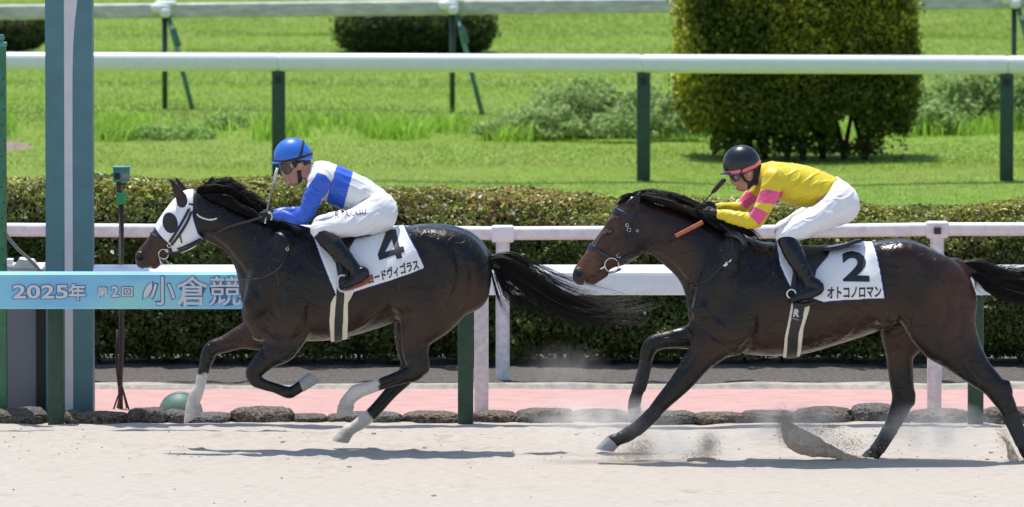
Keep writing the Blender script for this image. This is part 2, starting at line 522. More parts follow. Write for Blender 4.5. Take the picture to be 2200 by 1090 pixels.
Y_SAND = 2.98
H1Y, H2Y = 0.50, -0.20
_pits = []                                   # hoof prints in the sand (x, y, r, d)
for k in range(260):
    _pits.append((RNG.uniform(-5.5, 5.5), RNG.choice([RNG.uniform(-0.6, 2.6), RNG.uniform(-4, 2.6)]), RNG.uniform(.06, .12), RNG.uniform(.008, .024)))
def sand_z(p):
    q = np.c_[p[:, 0] * 0.9, p[:, 1] * 1.6, np.zeros(len(p))]
    near = np.clip((p[:, 1] + 1.5) / 1.5, 0.35, 1)
    z = 0.010 * fbm(q, 3, 2) * near + 0.0065 * fbm(q * 7, 5, 2) * near
    z += 0.007 * np.clip(1 - np.abs(p[:, 1] - 1.75 - 0.18 * vnoise(np.c_[p[:, 0] * 0.8, np.zeros(len(p)), np.zeros(len(p))], 8)) / 0.35, 0, 1) ** 1.5
    for x, y, r, d in _pits:
        s_ = (np.abs(p[:, 0] - x) < r * 2.2) & (np.abs(p[:, 1] - y) < r * 2.2)
        if s_.any():
            t = np.hypot(p[s_, 0] - x, p[s_, 1] - y) / r
            z[s_] += d * (-np.exp(-t * t * 1.6) + 0.5 * np.exp(-(t - 1.25) ** 2 * 9))
    z = np.where((np.abs(p[:, 0]) > 7) | (p[:, 1] < -6), 0.0, z)
    z -= np.clip((p[:, 1] - 2.45) / 0.4, 0, 1) * 0.004
    return z
xs = np.concatenate([[-300, -60, -20, -9, -7], np.arange(-5.2, 5.21, 0.024), [7, 9, 20, 60, 300]])
ys = np.concatenate([[-75, -40, -20, -10, -7], np.arange(-4.2, Y_SAND + .01, 0.03)])
sheet('sand_track', xs, ys, sand_z, M['sand'])

flat = lambda z0, a=0.0, s=6, sd=1: (lambda p: z0 + a * fbm(np.c_[p[:, 0] * s, p[:, 1] * s, np.zeros(len(p))], sd, 3))
xs2 = np.concatenate([[-300, -40], np.arange(-7, 7.01, 0.05), [40, 300]])
Y_PATH = depth(836.0)
sheet('path', xs2, np.linspace(Y_SAND, Y_PATH, 30), flat(0.0, 0.002, 2, 4), M['path'])
Y_GRAV = Y_PATH + 0.38
def kerb_z(p):
    t = (p[:, 1] - Y_PATH) / 0.28
    n = vnoise(np.c_[p[:, 0] * 2.3, p[:, 1] * 5, np.zeros(len(p))], 14)
    return np.where(t < 0.22, -0.035 * (t > .04), 0.022 + 0.018 * n * (t > 0.3) - 0.03 * np.clip(t - 0.85, 0, 1))
sheet('kerb', xs2, np.linspace(Y_PATH, Y_PATH + 0.28, 12), kerb_z, M['kerb'])
Y_HEDGE = 7.75
sheet('gravel_strip', xs2, np.linspace(Y_PATH + 0.26, Y_HEDGE + 1.3, 46), flat(0.004, 0.012, 7, 9), M['gravel'])
sheet('turf', np.concatenate([[-300, -60], np.linspace(-14, 14, 113), [60, 300]]), np.concatenate([np.linspace(Y_HEDGE + 1.1, 80, 240), [120, 250, 600]]),
      lambda p: 0.0 + 0.05 * fbm(np.c_[p[:, 0] * 0.35, p[:, 1] * 0.22, np.zeros(len(p))], 21, 2) * np.clip((p[:, 1] - 10) / 6, 0, 1), M['soil'])

# ------------------------------------------------------------------ grass and weeds (nobody could count them)
def turf_z(p): return 0.05 * fbm(np.c_[p[:, 0] * 0.35, p[:, 1] * 0.22, np.zeros(len(p))], 21, 2) * np.clip((p[:, 1] - 10) / 6, 0, 1)
def blades(n, y0, y1, hgt, wid, seed, colf, keep=None, lean=0.5):
    r = np.random.default_rng(seed)
    y = r.uniform(y0, y1, n); x = r.uniform(-1, 1, n) * (0.0575 * (y + 60) + 2.6)
    if keep is not None:
        k = keep(x, y, r); x, y = x[k], y[k]; n = len(x)
    p = np.c_[x, y, np.zeros(n)]; p[:, 2] = turf_z(p)
    h = hgt * r.uniform(0.5, 1.3, n); a = r.uniform(0, 2 * PI, n); w = wid * r.uniform(0.7, 1.3, n)
    ln = r.normal(0, lean, (n, 2)) * h[:, None]
    d = np.c_[np.cos(a), np.sin(a), np.zeros(n)] * w[:, None]
    mid = p + np.c_[ln * 0.35, h * 0.62]; tip = p + np.c_[ln, h]
    V = np.stack([p - d * .5, p + d * .5, mid + d * .38, mid - d * .38, tip], 1).reshape(-1, 3)
    b = np.arange(n)[:, None] * 5
    C = np.repeat(colf(x, y, r), 5, 0)
    return V, [b + [0, 1, 2, 3], b + [3, 2, 4]], C
def lawn_col(x, y, r):
    n = len(x)
    a = fbm(np.c_[x * 0.5, y * 0.22, np.zeros(n)], 31, 3); b = fbm(np.c_[x * 1.7, y * 0.7, np.zeros(n)], 37, 2)
    g = np.stack([np.full(n, .242), np.full(n, .380), np.full(n, .036)], 1)
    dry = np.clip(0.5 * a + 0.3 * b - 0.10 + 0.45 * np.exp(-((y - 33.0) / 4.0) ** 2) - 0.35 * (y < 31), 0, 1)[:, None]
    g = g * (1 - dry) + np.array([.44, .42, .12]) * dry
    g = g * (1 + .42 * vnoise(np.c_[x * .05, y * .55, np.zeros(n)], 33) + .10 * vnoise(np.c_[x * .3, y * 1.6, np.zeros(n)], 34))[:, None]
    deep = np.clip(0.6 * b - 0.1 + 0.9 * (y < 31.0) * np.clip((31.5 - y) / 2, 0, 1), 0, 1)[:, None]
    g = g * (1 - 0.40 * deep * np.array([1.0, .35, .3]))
    return g * r.uniform(0.85, 1.15, n)[:, None]
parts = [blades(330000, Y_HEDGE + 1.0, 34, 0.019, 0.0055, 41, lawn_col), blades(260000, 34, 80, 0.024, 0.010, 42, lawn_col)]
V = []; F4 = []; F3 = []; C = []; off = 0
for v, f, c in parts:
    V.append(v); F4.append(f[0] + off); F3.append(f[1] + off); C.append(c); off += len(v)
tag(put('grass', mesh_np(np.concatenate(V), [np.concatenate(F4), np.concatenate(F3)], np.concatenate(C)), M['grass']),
    'short bright green mown grass covering the lawn behind the hedge', 'grass', kind='stuff')

def weed_keep(x, y, r):
    px = 1100 + x * FPX / (y + 60)
    n = vnoise(np.c_[x * 1.6, y * 0.35, np.zeros(len(x))], 51)
    dens = np.where(px < 230, .25, np.where(px < 640, .7, np.where(px < 1000, .6, .6)))
    yc = np.interp(px, [0, 300, 1000, 2200], [39.6, 39.9, 41.0, 42.0])
    return (r.random(len(x)) < dens * np.clip(0.2 + 1.6 * n, 0.05, 1)) & (np.abs(y - yc) < 1.1 + 0.6 * n)
def weed_col(x, y, r):
    return np.stack([np.full(len(x), .36), np.full(len(x), .58), np.full(len(x), .075)], 1) * r.uniform(0.6, 1.3, len(x))[:, None]
v, f, c = blades(125000, 37.0, 45.0, 0.20, 0.018, 43, weed_col, weed_keep, 0.45)
tag(put('tall_grass', mesh_np(v, f, c), M['grass']), 'uncut tall grass and weeds along the foot of the far weathered rail', 'grass', kind='stuff')

def leafy_patch(name, label, blobs, n, seed, col, size):
    """low leafy weeds: blobs (px, Y, half width px, height)"""
    r = np.random.default_rng(seed); Cn = []; Nn = []
    wts = np.array([b[2] * b[3] for b in blobs]); wts = wts / wts.sum()
    for b, w in zip(blobs, wts):
        k = int(n * w); px, Y, hw, hh = b
        x0 = (px - 1100) * (Y + 60) / FPX; rw = hw * (Y + 60) / FPX
        d = r.normal(0, 1, (k, 3)); d /= np.linalg.norm(d, axis=1)[:, None]; d[:, 2] = np.abs(d[:, 2])
        q = d * r.uniform(0.55, 1.05, k)[:, None] ** 0.6
        q *= (1 + 0.40 * vnoise(d * 3 + px, seed))[:, None]
        Cn.append(np.c_[x0 + q[:, 0] * rw, Y + q[:, 1] * rw * 0.9, 0.02 + q[:, 2] * hh]); Nn.append(d)
    Cn = np.concatenate(Cn); Nn = np.concatenate(Nn); k = len(Cn)
    cl = np.array(col)[None] * r.uniform(0.6, 1.35, k)[:, None]
    v, f, c = leaf_cloud(Cn, Nn * 0.6 + [0, 0, .5], size * r.uniform(.7, 1.3, k), size * .45 * r.uniform(.7, 1.3, k), cl, r)
    return tag(put(name, mesh_np(v, f, c), M['leaf_soft']), label, 'weeds', kind='stuff')
leafy_patch('weeds', 'low mass of broad pale green weeds between the far rail posts and the tall bush',
    [(1130, 40.6, 60, .22), (1225, 41.0, 80, .50), (1310, 41.2, 85, .50), (1265, 41.3, 70, .56), (1390, 41.0, 60, .45), (1180, 40.3, 80, .30), (1330, 40.0, 70, .28), (1440, 40.4, 60, .40), (1060, 40.2, 50, .14), (1490, 40.2, 40, .25)], 12000, 61, (.36, .49, .17), .075)
leafy_patch('weeds', 'low mass of broad pale green weeds to the right of the tall bush',
    [(1985, 41.8, 60, .42), (2070, 42.2, 75, .62), (2150, 42.2, 75, .66), (2230, 42.0, 75, .6), (2020, 41.0, 60, .3), (2330, 42, 70, .5)], 11000, 62, (.36, .49, .17), .075)
leafy_patch('weeds', 'patchy low green weeds around the leftmost far rail post',
    [(240, 38.8, 40, .12), (300, 39.0, 60, .16), (365, 39.2, 60, .16), (420, 39.4, 50, .12), (500, 41, 40, .2), (470, 40.5, 40, .22)], 2600, 63, (.34, .50, .14), .06)
tag(sheet('bare_soil', np.linspace(*[(a - 1100) * 97.5 / FPX for a in (-120, 100)], 20), np.linspace(36.6, 38.6, 14),
    lambda p: turf_z(p) + 0.045 - 0.09 * np.clip(np.hypot((p[:, 0] + 5.42) / .5, (p[:, 1] - 37.6) / 1.0), 0, 2) ** 3, mat('bare soil', (0.26, 0.20, 0.15), 0.95, noise=(8, .3), bump=(40, 1, .02))), kind='structure')

# ------------------------------------------------------------------ clipped hedge in front of the lawn
def hz(px):                                   # height of the hedge along its length
    return np.interp(px, [-1500, 0, 500, 850, 1250, 1500, 1850, 2000, 2070, 2110, 2160, 2300, 4000], [1.34, 1.33, 1.31, 1.27, 1.20, 1.17, 1.13, 1.11, 1.10, 1.13, 1.165, 1.17, 1.17])
def hedge():
    root = empty('hedge', (0, Y_HEDGE + .5, 0))
    tag(root, 'long low clipped hedge of dark glossy leaves behind the white rails', 'hedge')
    r = np.random.default_rng(71); L = 5.3; D = 1.0
    n = 105000
    x = r.uniform(-L, L, n); px = 1100 + x * FPX / 68.0
    H = hz(px) + 0.018 * vnoise(np.c_[x * 2.2, np.zeros(n), np.zeros(n)], 73)
    u = r.random(n)
    front = u < 0.62
    t = r.random(n)
    lump = 0.105 * fbm(np.c_[x * 3.6, t * 5.0, front * 7.0], 72, 3)
    ins = np.abs(r.normal(0, 0.04, n))
    zz = 0.05 + t * (H - 0.05)
    rnd = 0.24 * np.clip((t - 0.76) / 0.24, 0, 1) ** 1.7 + 0.16 * np.clip((0.2 - t) / 0.2, 0, 1) ** 1.6
    Pf = np.c_[x, Y_HEDGE + rnd + lump * 1.2 + ins, zz]
    ty = t * D
    re = 0.06 * (np.clip((0.12 - ty) / 0.12, 0, 1) ** 2 + np.clip((ty - D + .12) / 0.12, 0, 1) ** 2)
    Pt = np.c_[x, Y_HEDGE + 0.20 + ty * .82, H - re + lump * 0.30 - ins * 0.7]
    P = np.where(front[:, None], Pf, Pt)
    Nn = np.where(front[:, None], np.array([0, -1, 0.25]), np.array([0, -.15, 1.0]))
    tone = fbm(np.c_[x * 2.0, P[:, 1] * 2, P[:, 2] * 2.5], 74, 3)
    col = np.stack([np.full(n, .085), np.full(n, .128), np.full(n, .019)], 1)
    young_lit = np.clip((P[:, 2] - H + 0.30) / 0.24, 0, 1) * np.clip(0.75 + 0.6 * tone, 0, 1) + 0.35 * np.clip(tone - .2, 0, 1)  # young top growth, its paler colour also standing in for sunlight
    red = np.clip(young_lit * (0.25 + 1.1 * np.exp(-((px - 1020) / 230) ** 2)) * (r.random(n) < .8), 0, 1)
    yl = np.clip(young_lit, 0, 1)[:, None]; rd = (red * (r.random(n) < .45))[:, None]
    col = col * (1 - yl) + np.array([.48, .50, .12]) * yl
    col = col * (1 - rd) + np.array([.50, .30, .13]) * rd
    brown = (r.random(n) < 0.05)[:, None]
    col = np.where(brown, np.array([.13, .075, .03]), col) * r.uniform(.6, 1.35, n)[:, None]
    olive = (tone > .15) & (r.random(n) < .35); col[olive] = col[olive] * .5 + np.array([.10, .085, .02]) * .5
    bloom = (r.random(n) < .013) & (vnoise(P * 2.5, 79) > -.2); col[bloom] = (.75, .74, .66)
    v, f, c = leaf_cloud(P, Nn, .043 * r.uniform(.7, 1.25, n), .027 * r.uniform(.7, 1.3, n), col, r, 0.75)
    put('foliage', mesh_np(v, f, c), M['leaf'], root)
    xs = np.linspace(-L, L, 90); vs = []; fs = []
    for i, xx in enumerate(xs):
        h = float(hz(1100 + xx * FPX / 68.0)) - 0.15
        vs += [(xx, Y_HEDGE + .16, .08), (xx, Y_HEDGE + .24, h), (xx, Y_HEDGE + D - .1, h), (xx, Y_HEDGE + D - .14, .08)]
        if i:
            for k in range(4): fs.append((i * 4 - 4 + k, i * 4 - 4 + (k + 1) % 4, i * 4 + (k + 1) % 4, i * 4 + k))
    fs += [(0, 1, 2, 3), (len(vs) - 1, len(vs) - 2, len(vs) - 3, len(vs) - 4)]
    put('light_blocker', mesh_np(np.array(vs), np.array(fs)), M['core'], root, smooth=False)  # added core that keeps light from passing through the hedge
    for k in range(36):
        mb = MB(); xx = r.uniform(-L, L); yy = Y_HEDGE + r.uniform(.22, .6)
        mb.tube([(xx, yy, -.05), (xx + r.normal(0, .03), yy, .12), (xx + r.normal(0, .06), yy, .3)], [.014, .012, .008], 6)
        mb.build('stem', M['twig'], root, True)
hedge()

# ------------------------------------------------------------------ clipped bushes on the lawn
def bush(name, label, px0, px1, Y, pz0, pz1, n, leaf, seed, col, tip, depth_m, trunks=0, taper=0.3, group=None, open_base=False):
    x0, _, z1 = at(px0, pz1, Y); x1 = at(px1, pz1, Y)[0]
    cx, hw, H = (x0 + x1) / 2, (x1 - x0) / 2, z1
    root = empty(name, (cx, Y, 0)); tag(root, label, 'bush', group)
    r = np.random.default_rng(seed)
    # leaves over the faces of a clipped box with rounded, lumpy edges
    if open_base:
        dz = (H) / 2
        ar = np.array([depth_m * 2 * dz, depth_m * 2 * dz, 2 * hw * 2 * dz, 2 * hw * 2 * dz * .4, 2 * hw * depth_m, .2]); fc = r.choice(6, n, p=ar / ar.sum())
        q = r.uniform(-1, 1, (n, 3)); axs = np.array([0, 0, 1, 1, 2, 2])[fc]; q[np.arange(n), axs] = np.array([-1, 1, -1, 1, 1, -1])[fc]
        k = 1.0 / (np.abs(q) ** 14.0).sum(1) ** (1 / 14.0); q = q * k[:, None]
        d = np.zeros((n, 3)); d[np.arange(n), axs] = np.sign(q[np.arange(n), axs])
    else:
        d = r.normal(0, 1, (n, 3)); d /= np.linalg.norm(d, axis=1)[:, None]; e = 6.0
        q = d * (1.0 / (np.abs(d) ** e).sum(1) ** (1 / e))[:, None]
    z0 = 0.10 * H if open_base else 0.0
    lump = 0.075 * fbm(q * np.array([4.2, 4.2, 4.2]) + seed, seed, 3)
    inn = np.abs(r.normal(0, 0.10, n))
    s_ = 1 + lump - inn * 0.8 + .09 * r.random(n) * (r.random(n) < .09)
    zc, zh = (H + z0) / 2, (H - z0) / 2
    P = np.c_[q[:, 0] * hw * s_, q[:, 1] * depth_m / 2 * s_, zc + q[:, 2] * zh * np.minimum(s_, 1.03)]
    low = np.clip((0.31 * H - P[:, 2]) / (0.31 * H), 0, 1)
    tp = 1 - taper * low ** 1.1
    P[:, 0] *= tp; P[:, 1] *= tp
    if open_base:
        hang = vnoise(np.c_[P[:, 0] * 2.4, P[:, 1] * 2, np.zeros(n)], seed + 3)
        keep = (P[:, 2] > z0 * (0.65 + 0.75 * hang)) & ~((np.hypot((P[:, 0] - .52) / .13, (P[:, 2] - .27) / .17) < 1) & (P[:, 1] < 9))
        extra = (P[:, 2] < z0 * 1.25)
        P[extra, 2] -= r.random(extra.sum()) ** 2 * 0.35 * H * (np.clip(0.3 - hang[extra], 0, 1))
        P = P[keep]; q = q[keep]; inn = inn[keep]
        ex = np.c_[r.uniform(-.74, .74, 5200) * hw, r.uniform(-.36, .36, 5200) * depth_m, .02 + r.random(5200) ** 1.2 * .30 * H]
        ex = ex[~((np.hypot((ex[:, 0] - .52) / .13, (ex[:, 2] - .25) / .15) < 1))]
        P = np.concatenate([P, ex]); q = np.concatenate([q, r.normal(0, .4, (len(ex), 3))]); inn = np.concatenate([inn, np.full(len(ex), .5)])
    m_ = len(P)
    tone = fbm(P * 2.2 + seed, seed + 5, 3)
    yl = np.clip(0.4 + 0.6 * tone, 0, 1) * np.clip(0.48 + 0.5 * q[:, 2] + 2.2 * np.clip(-q[:, 0] - .6, 0, 1), 0, 1) * (inn < .12)  # yellow on the top and left side stands in for sunlight
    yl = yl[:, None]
    C_ = (np.array(col) * (1 - yl) + np.array(tip) * yl) * (r.uniform(.5, 1.4, m_) + 1.2 * (r.random(m_) < .07))[:, None]  # a few leaves brightened as painted sun flecks
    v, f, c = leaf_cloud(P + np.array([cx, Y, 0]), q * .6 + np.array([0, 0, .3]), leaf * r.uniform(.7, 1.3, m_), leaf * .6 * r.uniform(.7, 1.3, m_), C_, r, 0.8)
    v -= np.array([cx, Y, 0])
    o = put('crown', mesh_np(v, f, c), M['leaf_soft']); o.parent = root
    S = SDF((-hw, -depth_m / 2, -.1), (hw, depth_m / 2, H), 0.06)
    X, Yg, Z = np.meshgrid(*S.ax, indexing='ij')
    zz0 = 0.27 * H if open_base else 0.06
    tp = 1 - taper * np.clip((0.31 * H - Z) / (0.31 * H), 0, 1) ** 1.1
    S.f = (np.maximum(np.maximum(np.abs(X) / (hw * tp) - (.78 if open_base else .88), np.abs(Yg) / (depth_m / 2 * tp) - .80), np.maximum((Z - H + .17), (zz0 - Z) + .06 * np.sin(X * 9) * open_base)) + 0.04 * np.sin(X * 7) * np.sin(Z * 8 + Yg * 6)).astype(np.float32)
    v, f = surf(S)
    o = put('light_blocker', mesh_np(v, f), M['core']); o.parent = root  # same added light-blocking filler, inside the bush
    for t in range(trunks):
        mb = MB(); xx = -hw * .62 + 1.24 * hw * (t + r.uniform(.2, .8)) / trunks; yy = r.uniform(-.25, .1)
        for b in range(3):
            dx = r.normal(0, .12)
            mb.tube([(xx, yy, -.05), (xx + dx * .2, yy, .12), (xx + dx * .7, yy + r.normal(0, .05), .34), (xx + dx * 1.6, yy + r.normal(0, .08), .75)], [.034, .028, .022, .014], 7)
        o = mb.build('trunk', M['twig'], None, True); o.parent = root
    return root

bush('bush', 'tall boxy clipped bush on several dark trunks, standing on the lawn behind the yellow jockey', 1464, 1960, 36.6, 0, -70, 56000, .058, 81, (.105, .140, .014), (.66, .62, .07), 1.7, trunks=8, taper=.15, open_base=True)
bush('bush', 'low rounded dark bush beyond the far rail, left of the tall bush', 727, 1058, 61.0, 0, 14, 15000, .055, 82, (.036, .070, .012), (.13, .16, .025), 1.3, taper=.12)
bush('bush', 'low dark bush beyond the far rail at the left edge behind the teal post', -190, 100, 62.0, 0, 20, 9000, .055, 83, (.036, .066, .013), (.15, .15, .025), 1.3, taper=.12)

# ------------------------------------------------------------------ rails
def pxx(px, Y): return (px - 1100) * (Y + 60) / FPX
def rail_run(root, joints, Yf, zt, h, w, rad, m, ends=0.03, name='rail_bar'):
    """bars between the joints (px); Yf/zt give centre depth and top height at a pixel column"""
    for a, b in zip(joints[:-1], joints[1:]):
        ya, yb = Yf(a), Yf(b); za, zb = zt(a), zt(b)
        x0, x1 = pxx(a, ya) + .002, pxx(b, yb) - .002
        mb = MB(); mb.prism(rrect(ya, za - h / 2, w, h, rad), x0, x1, (yb - ya, zb - za), ends)
        o = mb.build(name, m, None, True); o.parent = root
        o.location = (-root.location[0], -root.location[1], -root.location[2])
        autosmooth(o, 50)
def child(o, root):
    o.parent = root; o.location = (o.location[0] - root.location[0], o.location[1] - root.location[1], o.location[2] - root.location[2]); return o

# rail on the lawn, thick and glossy white on broad dark green posts
root = empty('rail_fence', (0, 31.4, 0)); tag(root, 'glossy white rounded rail on broad dark green posts crossing the lawn', 'rail')
Yt = lambda px: 31.75 - px * 0.00036
zt = lambda px: at(px, 112 + px * 8 / 2200, Yt(px))[2]
rail_run(root, [-1000, -190, 597, 1380, 2166, 2960, 3400], Yt, zt, 0.184, 0.17, 0.07, M['white'])
for px in (-190, 598, 1383, 2164, 2960):
    Y = Yt(px); mb = MB(); x = pxx(px, Y)
    mb.box((x, Y + .01, (zt(px) - .17) / 2 - .05), (.132, .11, zt(px) - .17 + .10), .012)
    p = autosmooth(child(mb.build('post', M['green_post'], None, True), root))
    mb = MB(); mb.box((x, Y - .055, zt(px) - .26), (.06, .012, .07), .003); child(mb.build('post_plate', M['black']), root)

# far weathered rail with pale caps and slanting braces
root = empty('rail_fence', (0, 45.4, 0)); tag(root, 'weathered grey white far rail with white caps, thin posts and slanting braces', 'rail')
Yb = lambda px: 45.2 + px * 0.0006
zb = lambda px: at(px, 11 - px * 0.0105, Yb(px))[2]
rail_run(root, [-900, -265, 350, 968, 1570, 2175, 2790], Yb, zb, 0.168, 0.13, 0.03, M['grey_rail'], 0)
for px in (-265, 350, 968, 1570, 2175):
    Y = Yb(px); x = pxx(px, Y); z = zb(px)
    mb = MB(); mb.box((x - .02, Y - .10, z - .05), (.23, .12, .11), .045); mb.box((x + .03, Y - .12, z - .10), (.13, .12, .12), .05)
    mb.box((x + .03, Y - .04, z + .0), (.24, .2, .05), .02)
    autosmooth(child(mb.build('cap', M['white'], None, True), root), 60)
    mb = MB(); mb.tube([(x + .02, Y - .05, -.08), (x + .02, Y - .05, z - .12)], .031, 12); child(mb.build('post', M['green_post'], None, True), root)
    mb = MB(); mb.tube([(x + .06, Y - .09, z - .12), (x + .37, Y - .32, -.06)], .027, 12); mb.tube([(x + .12, Y - .135, z - .29), (x + .18, Y - .18, z - .48)], .036, 12)
    child(mb.build('brace', M['green_brace'], None, True), root)

# slim rail along the hedge
root = empty('rail_fence', (0, 6.4, 0)); tag(root, 'slim weathered white rail close along the front of the hedge', 'rail')
Yr = lambda px: 6.45
zr = lambda px: at(px, 483 - 4.0 * math.exp(-(px / 500.0) ** 2) + 4 * math.exp(-((px - 1100) / 500.0) ** 2) - 5 * (px > 1900), 6.45)[2]
M['rail_warm'] = mat('dusty white paint', (0.74, 0.72, 0.71), 0.42, noise=(16, .12), bump=(25, .3, .003))
jj = [-3000, -1600, -720, 0, 530, 1080, 1560, 2015, 2700, 3900]
rail_run(root, jj, Yr, zr, 0.098, 0.085, 0.036, M['rail_warm'], 0)
for px, capm in ((1080, 'white'), (2015, 'rail_warm'), (150, 'rail_warm'), (-720, 'white'), (2950, 'white')):
    x = pxx(px, 6.45); z = zr(px)
    mb = MB(); mb.box((x, 6.45, z - .052), (.165, .125, .122), .02); autosmooth(child(mb.build('bracket', M[capm], None, True), root))
    if px == 2015:
        mb = MB(); mb.box((x, 6.38, z - .055), (.05, .03, .05), .006); child(mb.build('bolt_plate', M['rust']), root)
    mb = MB(); mb.tube([(x + .0, 6.45, z - .11), (x, 6.45, .05), (x, 6.45, -.0)], [.05, .05, .046], 20); autosmooth(child(mb.build('post', M['white_old'], None, True), root))

# broad white rail beside the sand
YB = 2.72
root = empty('rail_fence', (0, YB, 0)); tag(root, 'broad white rail beside the sand on white and dark green posts', 'rail')
ztop = at(1100, 571, YB)[2]; zbot = at(1100, 634, YB - .11)[2]
_zt, _zb = ztop, zbot
for a, b in ((-3000, -700), (-700, 95), (199, 560), (560, 1800), (1800, 2960), (2960, 4300)):
    YB, ztop, zbot = (2.72, _zt, _zb) if a > 0 else (4.05, at(1100, 566, 4.05)[2], at(1100, 630, 3.94)[2])
    x0, x1 = pxx(a, YB) + .002, pxx(b, YB) - .002
    prof = [(YB + .12, ztop - .02), (YB + .10, ztop), (YB - .02, ztop), (YB - .10, ztop - .018), (YB - .125, ztop - .04), (YB - .135, ztop - .065), (YB - .135, zbot + .006), (YB - .128, zbot), (YB - .10, zbot), (YB - .10, ztop - .06), (YB + .12, ztop - .045)]
    mb = MB(); mb.prism(prof, x0, x1); autosmooth(child(mb.build('rail_bar', M['white'], None, True), root), 25)
YB, ztop, zbot = 2.72, _zt, _zb
for px in (60, 1034, 2010, 2990, -910):
    Y = 3.62 ; x = pxx(px, Y); mb = MB(); mb.box((x, Y, ztop / 2 - .06), (.098, .06, ztop + .04), .012); autosmooth(child(mb.build('white_post', M['white_old'], None, True), root))
for px in (117, 1000, 2099, 3180, -980):
    Y = 2.80; x = pxx(px, Y); mb = MB(); mb.box((x, Y, .45 - .08), (.105, .09, .98), .012)
    autosmooth(child(mb.build('green_post', M['green_post'], None, True), root))
    mb = MB(); mb.box((x, YB + .04, .90), (.05, .16, .05), .004); child(mb.build('bracket', M['green_post']), root)

# ------------------------------------------------------------------ printed banner strapped on the rail
YN = 2.24
def banner():
    x0, _, z1 = at(-900, 584.5, YN); x1 = pxx(640, YN); z0 = at(0, 664.5, YN)[2]
    root = empty('banner', ((x0 + x1) / 2, YN, z0)); tag(root, 'pale blue printed banner with white Japanese lettering in front of the rail', 'banner')
    m = bpy.data.materials.new('banner print'); m.use_nodes = True; N = m.node_tree.nodes; L = m.node_tree.links
    b = N['Principled BSDF']; b.inputs['Roughness'].default_value = .45
    tc = N.new('ShaderNodeTexCoord'); mp = N.new('ShaderNodeMapping'); mp.inputs['Scale'].default_value = (0.55, 1, 1.4); L.new(tc.outputs['Object'], mp.inputs[0])
    nz = N.new('ShaderNodeTexNoise'); nz.inputs['Scale'].default_value = 2.2; nz.inputs['Detail'].default_value = 2; L.new(mp.outputs[0], nz.inputs['Vector'])
    cr = N.new('ShaderNodeValToRGB'); cr.color_ramp.elements[0].position = .36; cr.color_ramp.elements[0].color = (.20, .50, .80, 1)
    cr.color_ramp.elements[1].position = .64; cr.color_ramp.elements[1].color = (.33, .70, .68, 1); e = cr.color_ramp.elements.new(.5); e.color = (.26, .63, .78, 1)
    L.new(nz.outputs[0], cr.inputs[0]); L.new(cr.outputs[0], b.inputs['Base Color'])
    n2 = N.new('ShaderNodeTexNoise'); n2.inputs['Scale'].default_value = 26; L.new(tc.outputs['Object'], n2.inputs['Vector'])
    bp = N.new('ShaderNodeBump'); bp.inputs['Strength'].default_value = .25; bp.inputs['Distance'].default_value = .004; L.new(n2.outputs[0], bp.inputs['Height']); L.new(bp.outputs[0], b.inputs['Normal'])
    prof = [(YN + .09, z1 - .004), (YN + .05, z1), (YN + .015, z1 - .004), (YN, z1 - .02), (YN, z0 + .012), (YN + .01, z0), (YN + .03, z0), (YN + .03, z1 - .03), (YN + .09, z1 - .03)]
    mb = MB(); mb.prism(prof, x0, x1); autosmooth(child(mb.build('panel', m, None, True), root), 30)
    mw = mat('lettering white', (.66, .66, .68), .5); mo = mat('lettering blue outline', (.035, .16, .36), .5)
    def word(s, l, t, r_, b_, off, grow):
        for nm, mm, o_, lf, g in (('lettering_outline', mo, off + .035, .004, grow), ('lettering', mw, off, .008, 0)):
            q = lettering(nm, s, (l - g, b_ + g), (r_ + g, b_ + g), (l - g, t - g), YN, mm, None, None, o_, lf, 0); child(q, root)
    word('2025', 27, 612, 146, 642, .022, 1.6); word('年', 147, 610, 184, 645, .03, 1.6)
    word('第', 209, 616, 231, 638, .028, 1.4); word('2', 239, 615, 255, 638, .024, 1.4); word('回', 262, 617, 285, 637, .028, 1.4)
    word('小', 322, 594, 376, 656, .008, 1.6); word('倉', 379, 593, 447, 657, .008, 1.6); word('競', 450, 593, 518, 657, .006, 1.6); word('馬', 523, 593, 590, 657, .006, 1.6)
    mb = MB()                                     # leaf-shaped first stroke of the lettering
    pts = [(308, 643), (309, 628), (316, 614), (327, 606), (327, 620), (320, 634)]
    vs = [(at(x, y, YN)[0], YN - .009, at(x, y, YN)[2]) for x, y in pts]; mb.add(vs, [tuple(range(6))]); child(mb.build('lettering', mw), root)
    vs = [(at(317 + (x - 317) * 1.25, 625 + (y - 625) * 1.12, YN)[0], YN - .0045, at(317 + (x - 317) * 1.25, 625 + (y - 625) * 1.12, YN)[2]) for x, y in pts]
    mb = MB(); mb.add(vs, [tuple(range(6))]); child(mb.build('lettering_outline', mo), root)
banner()

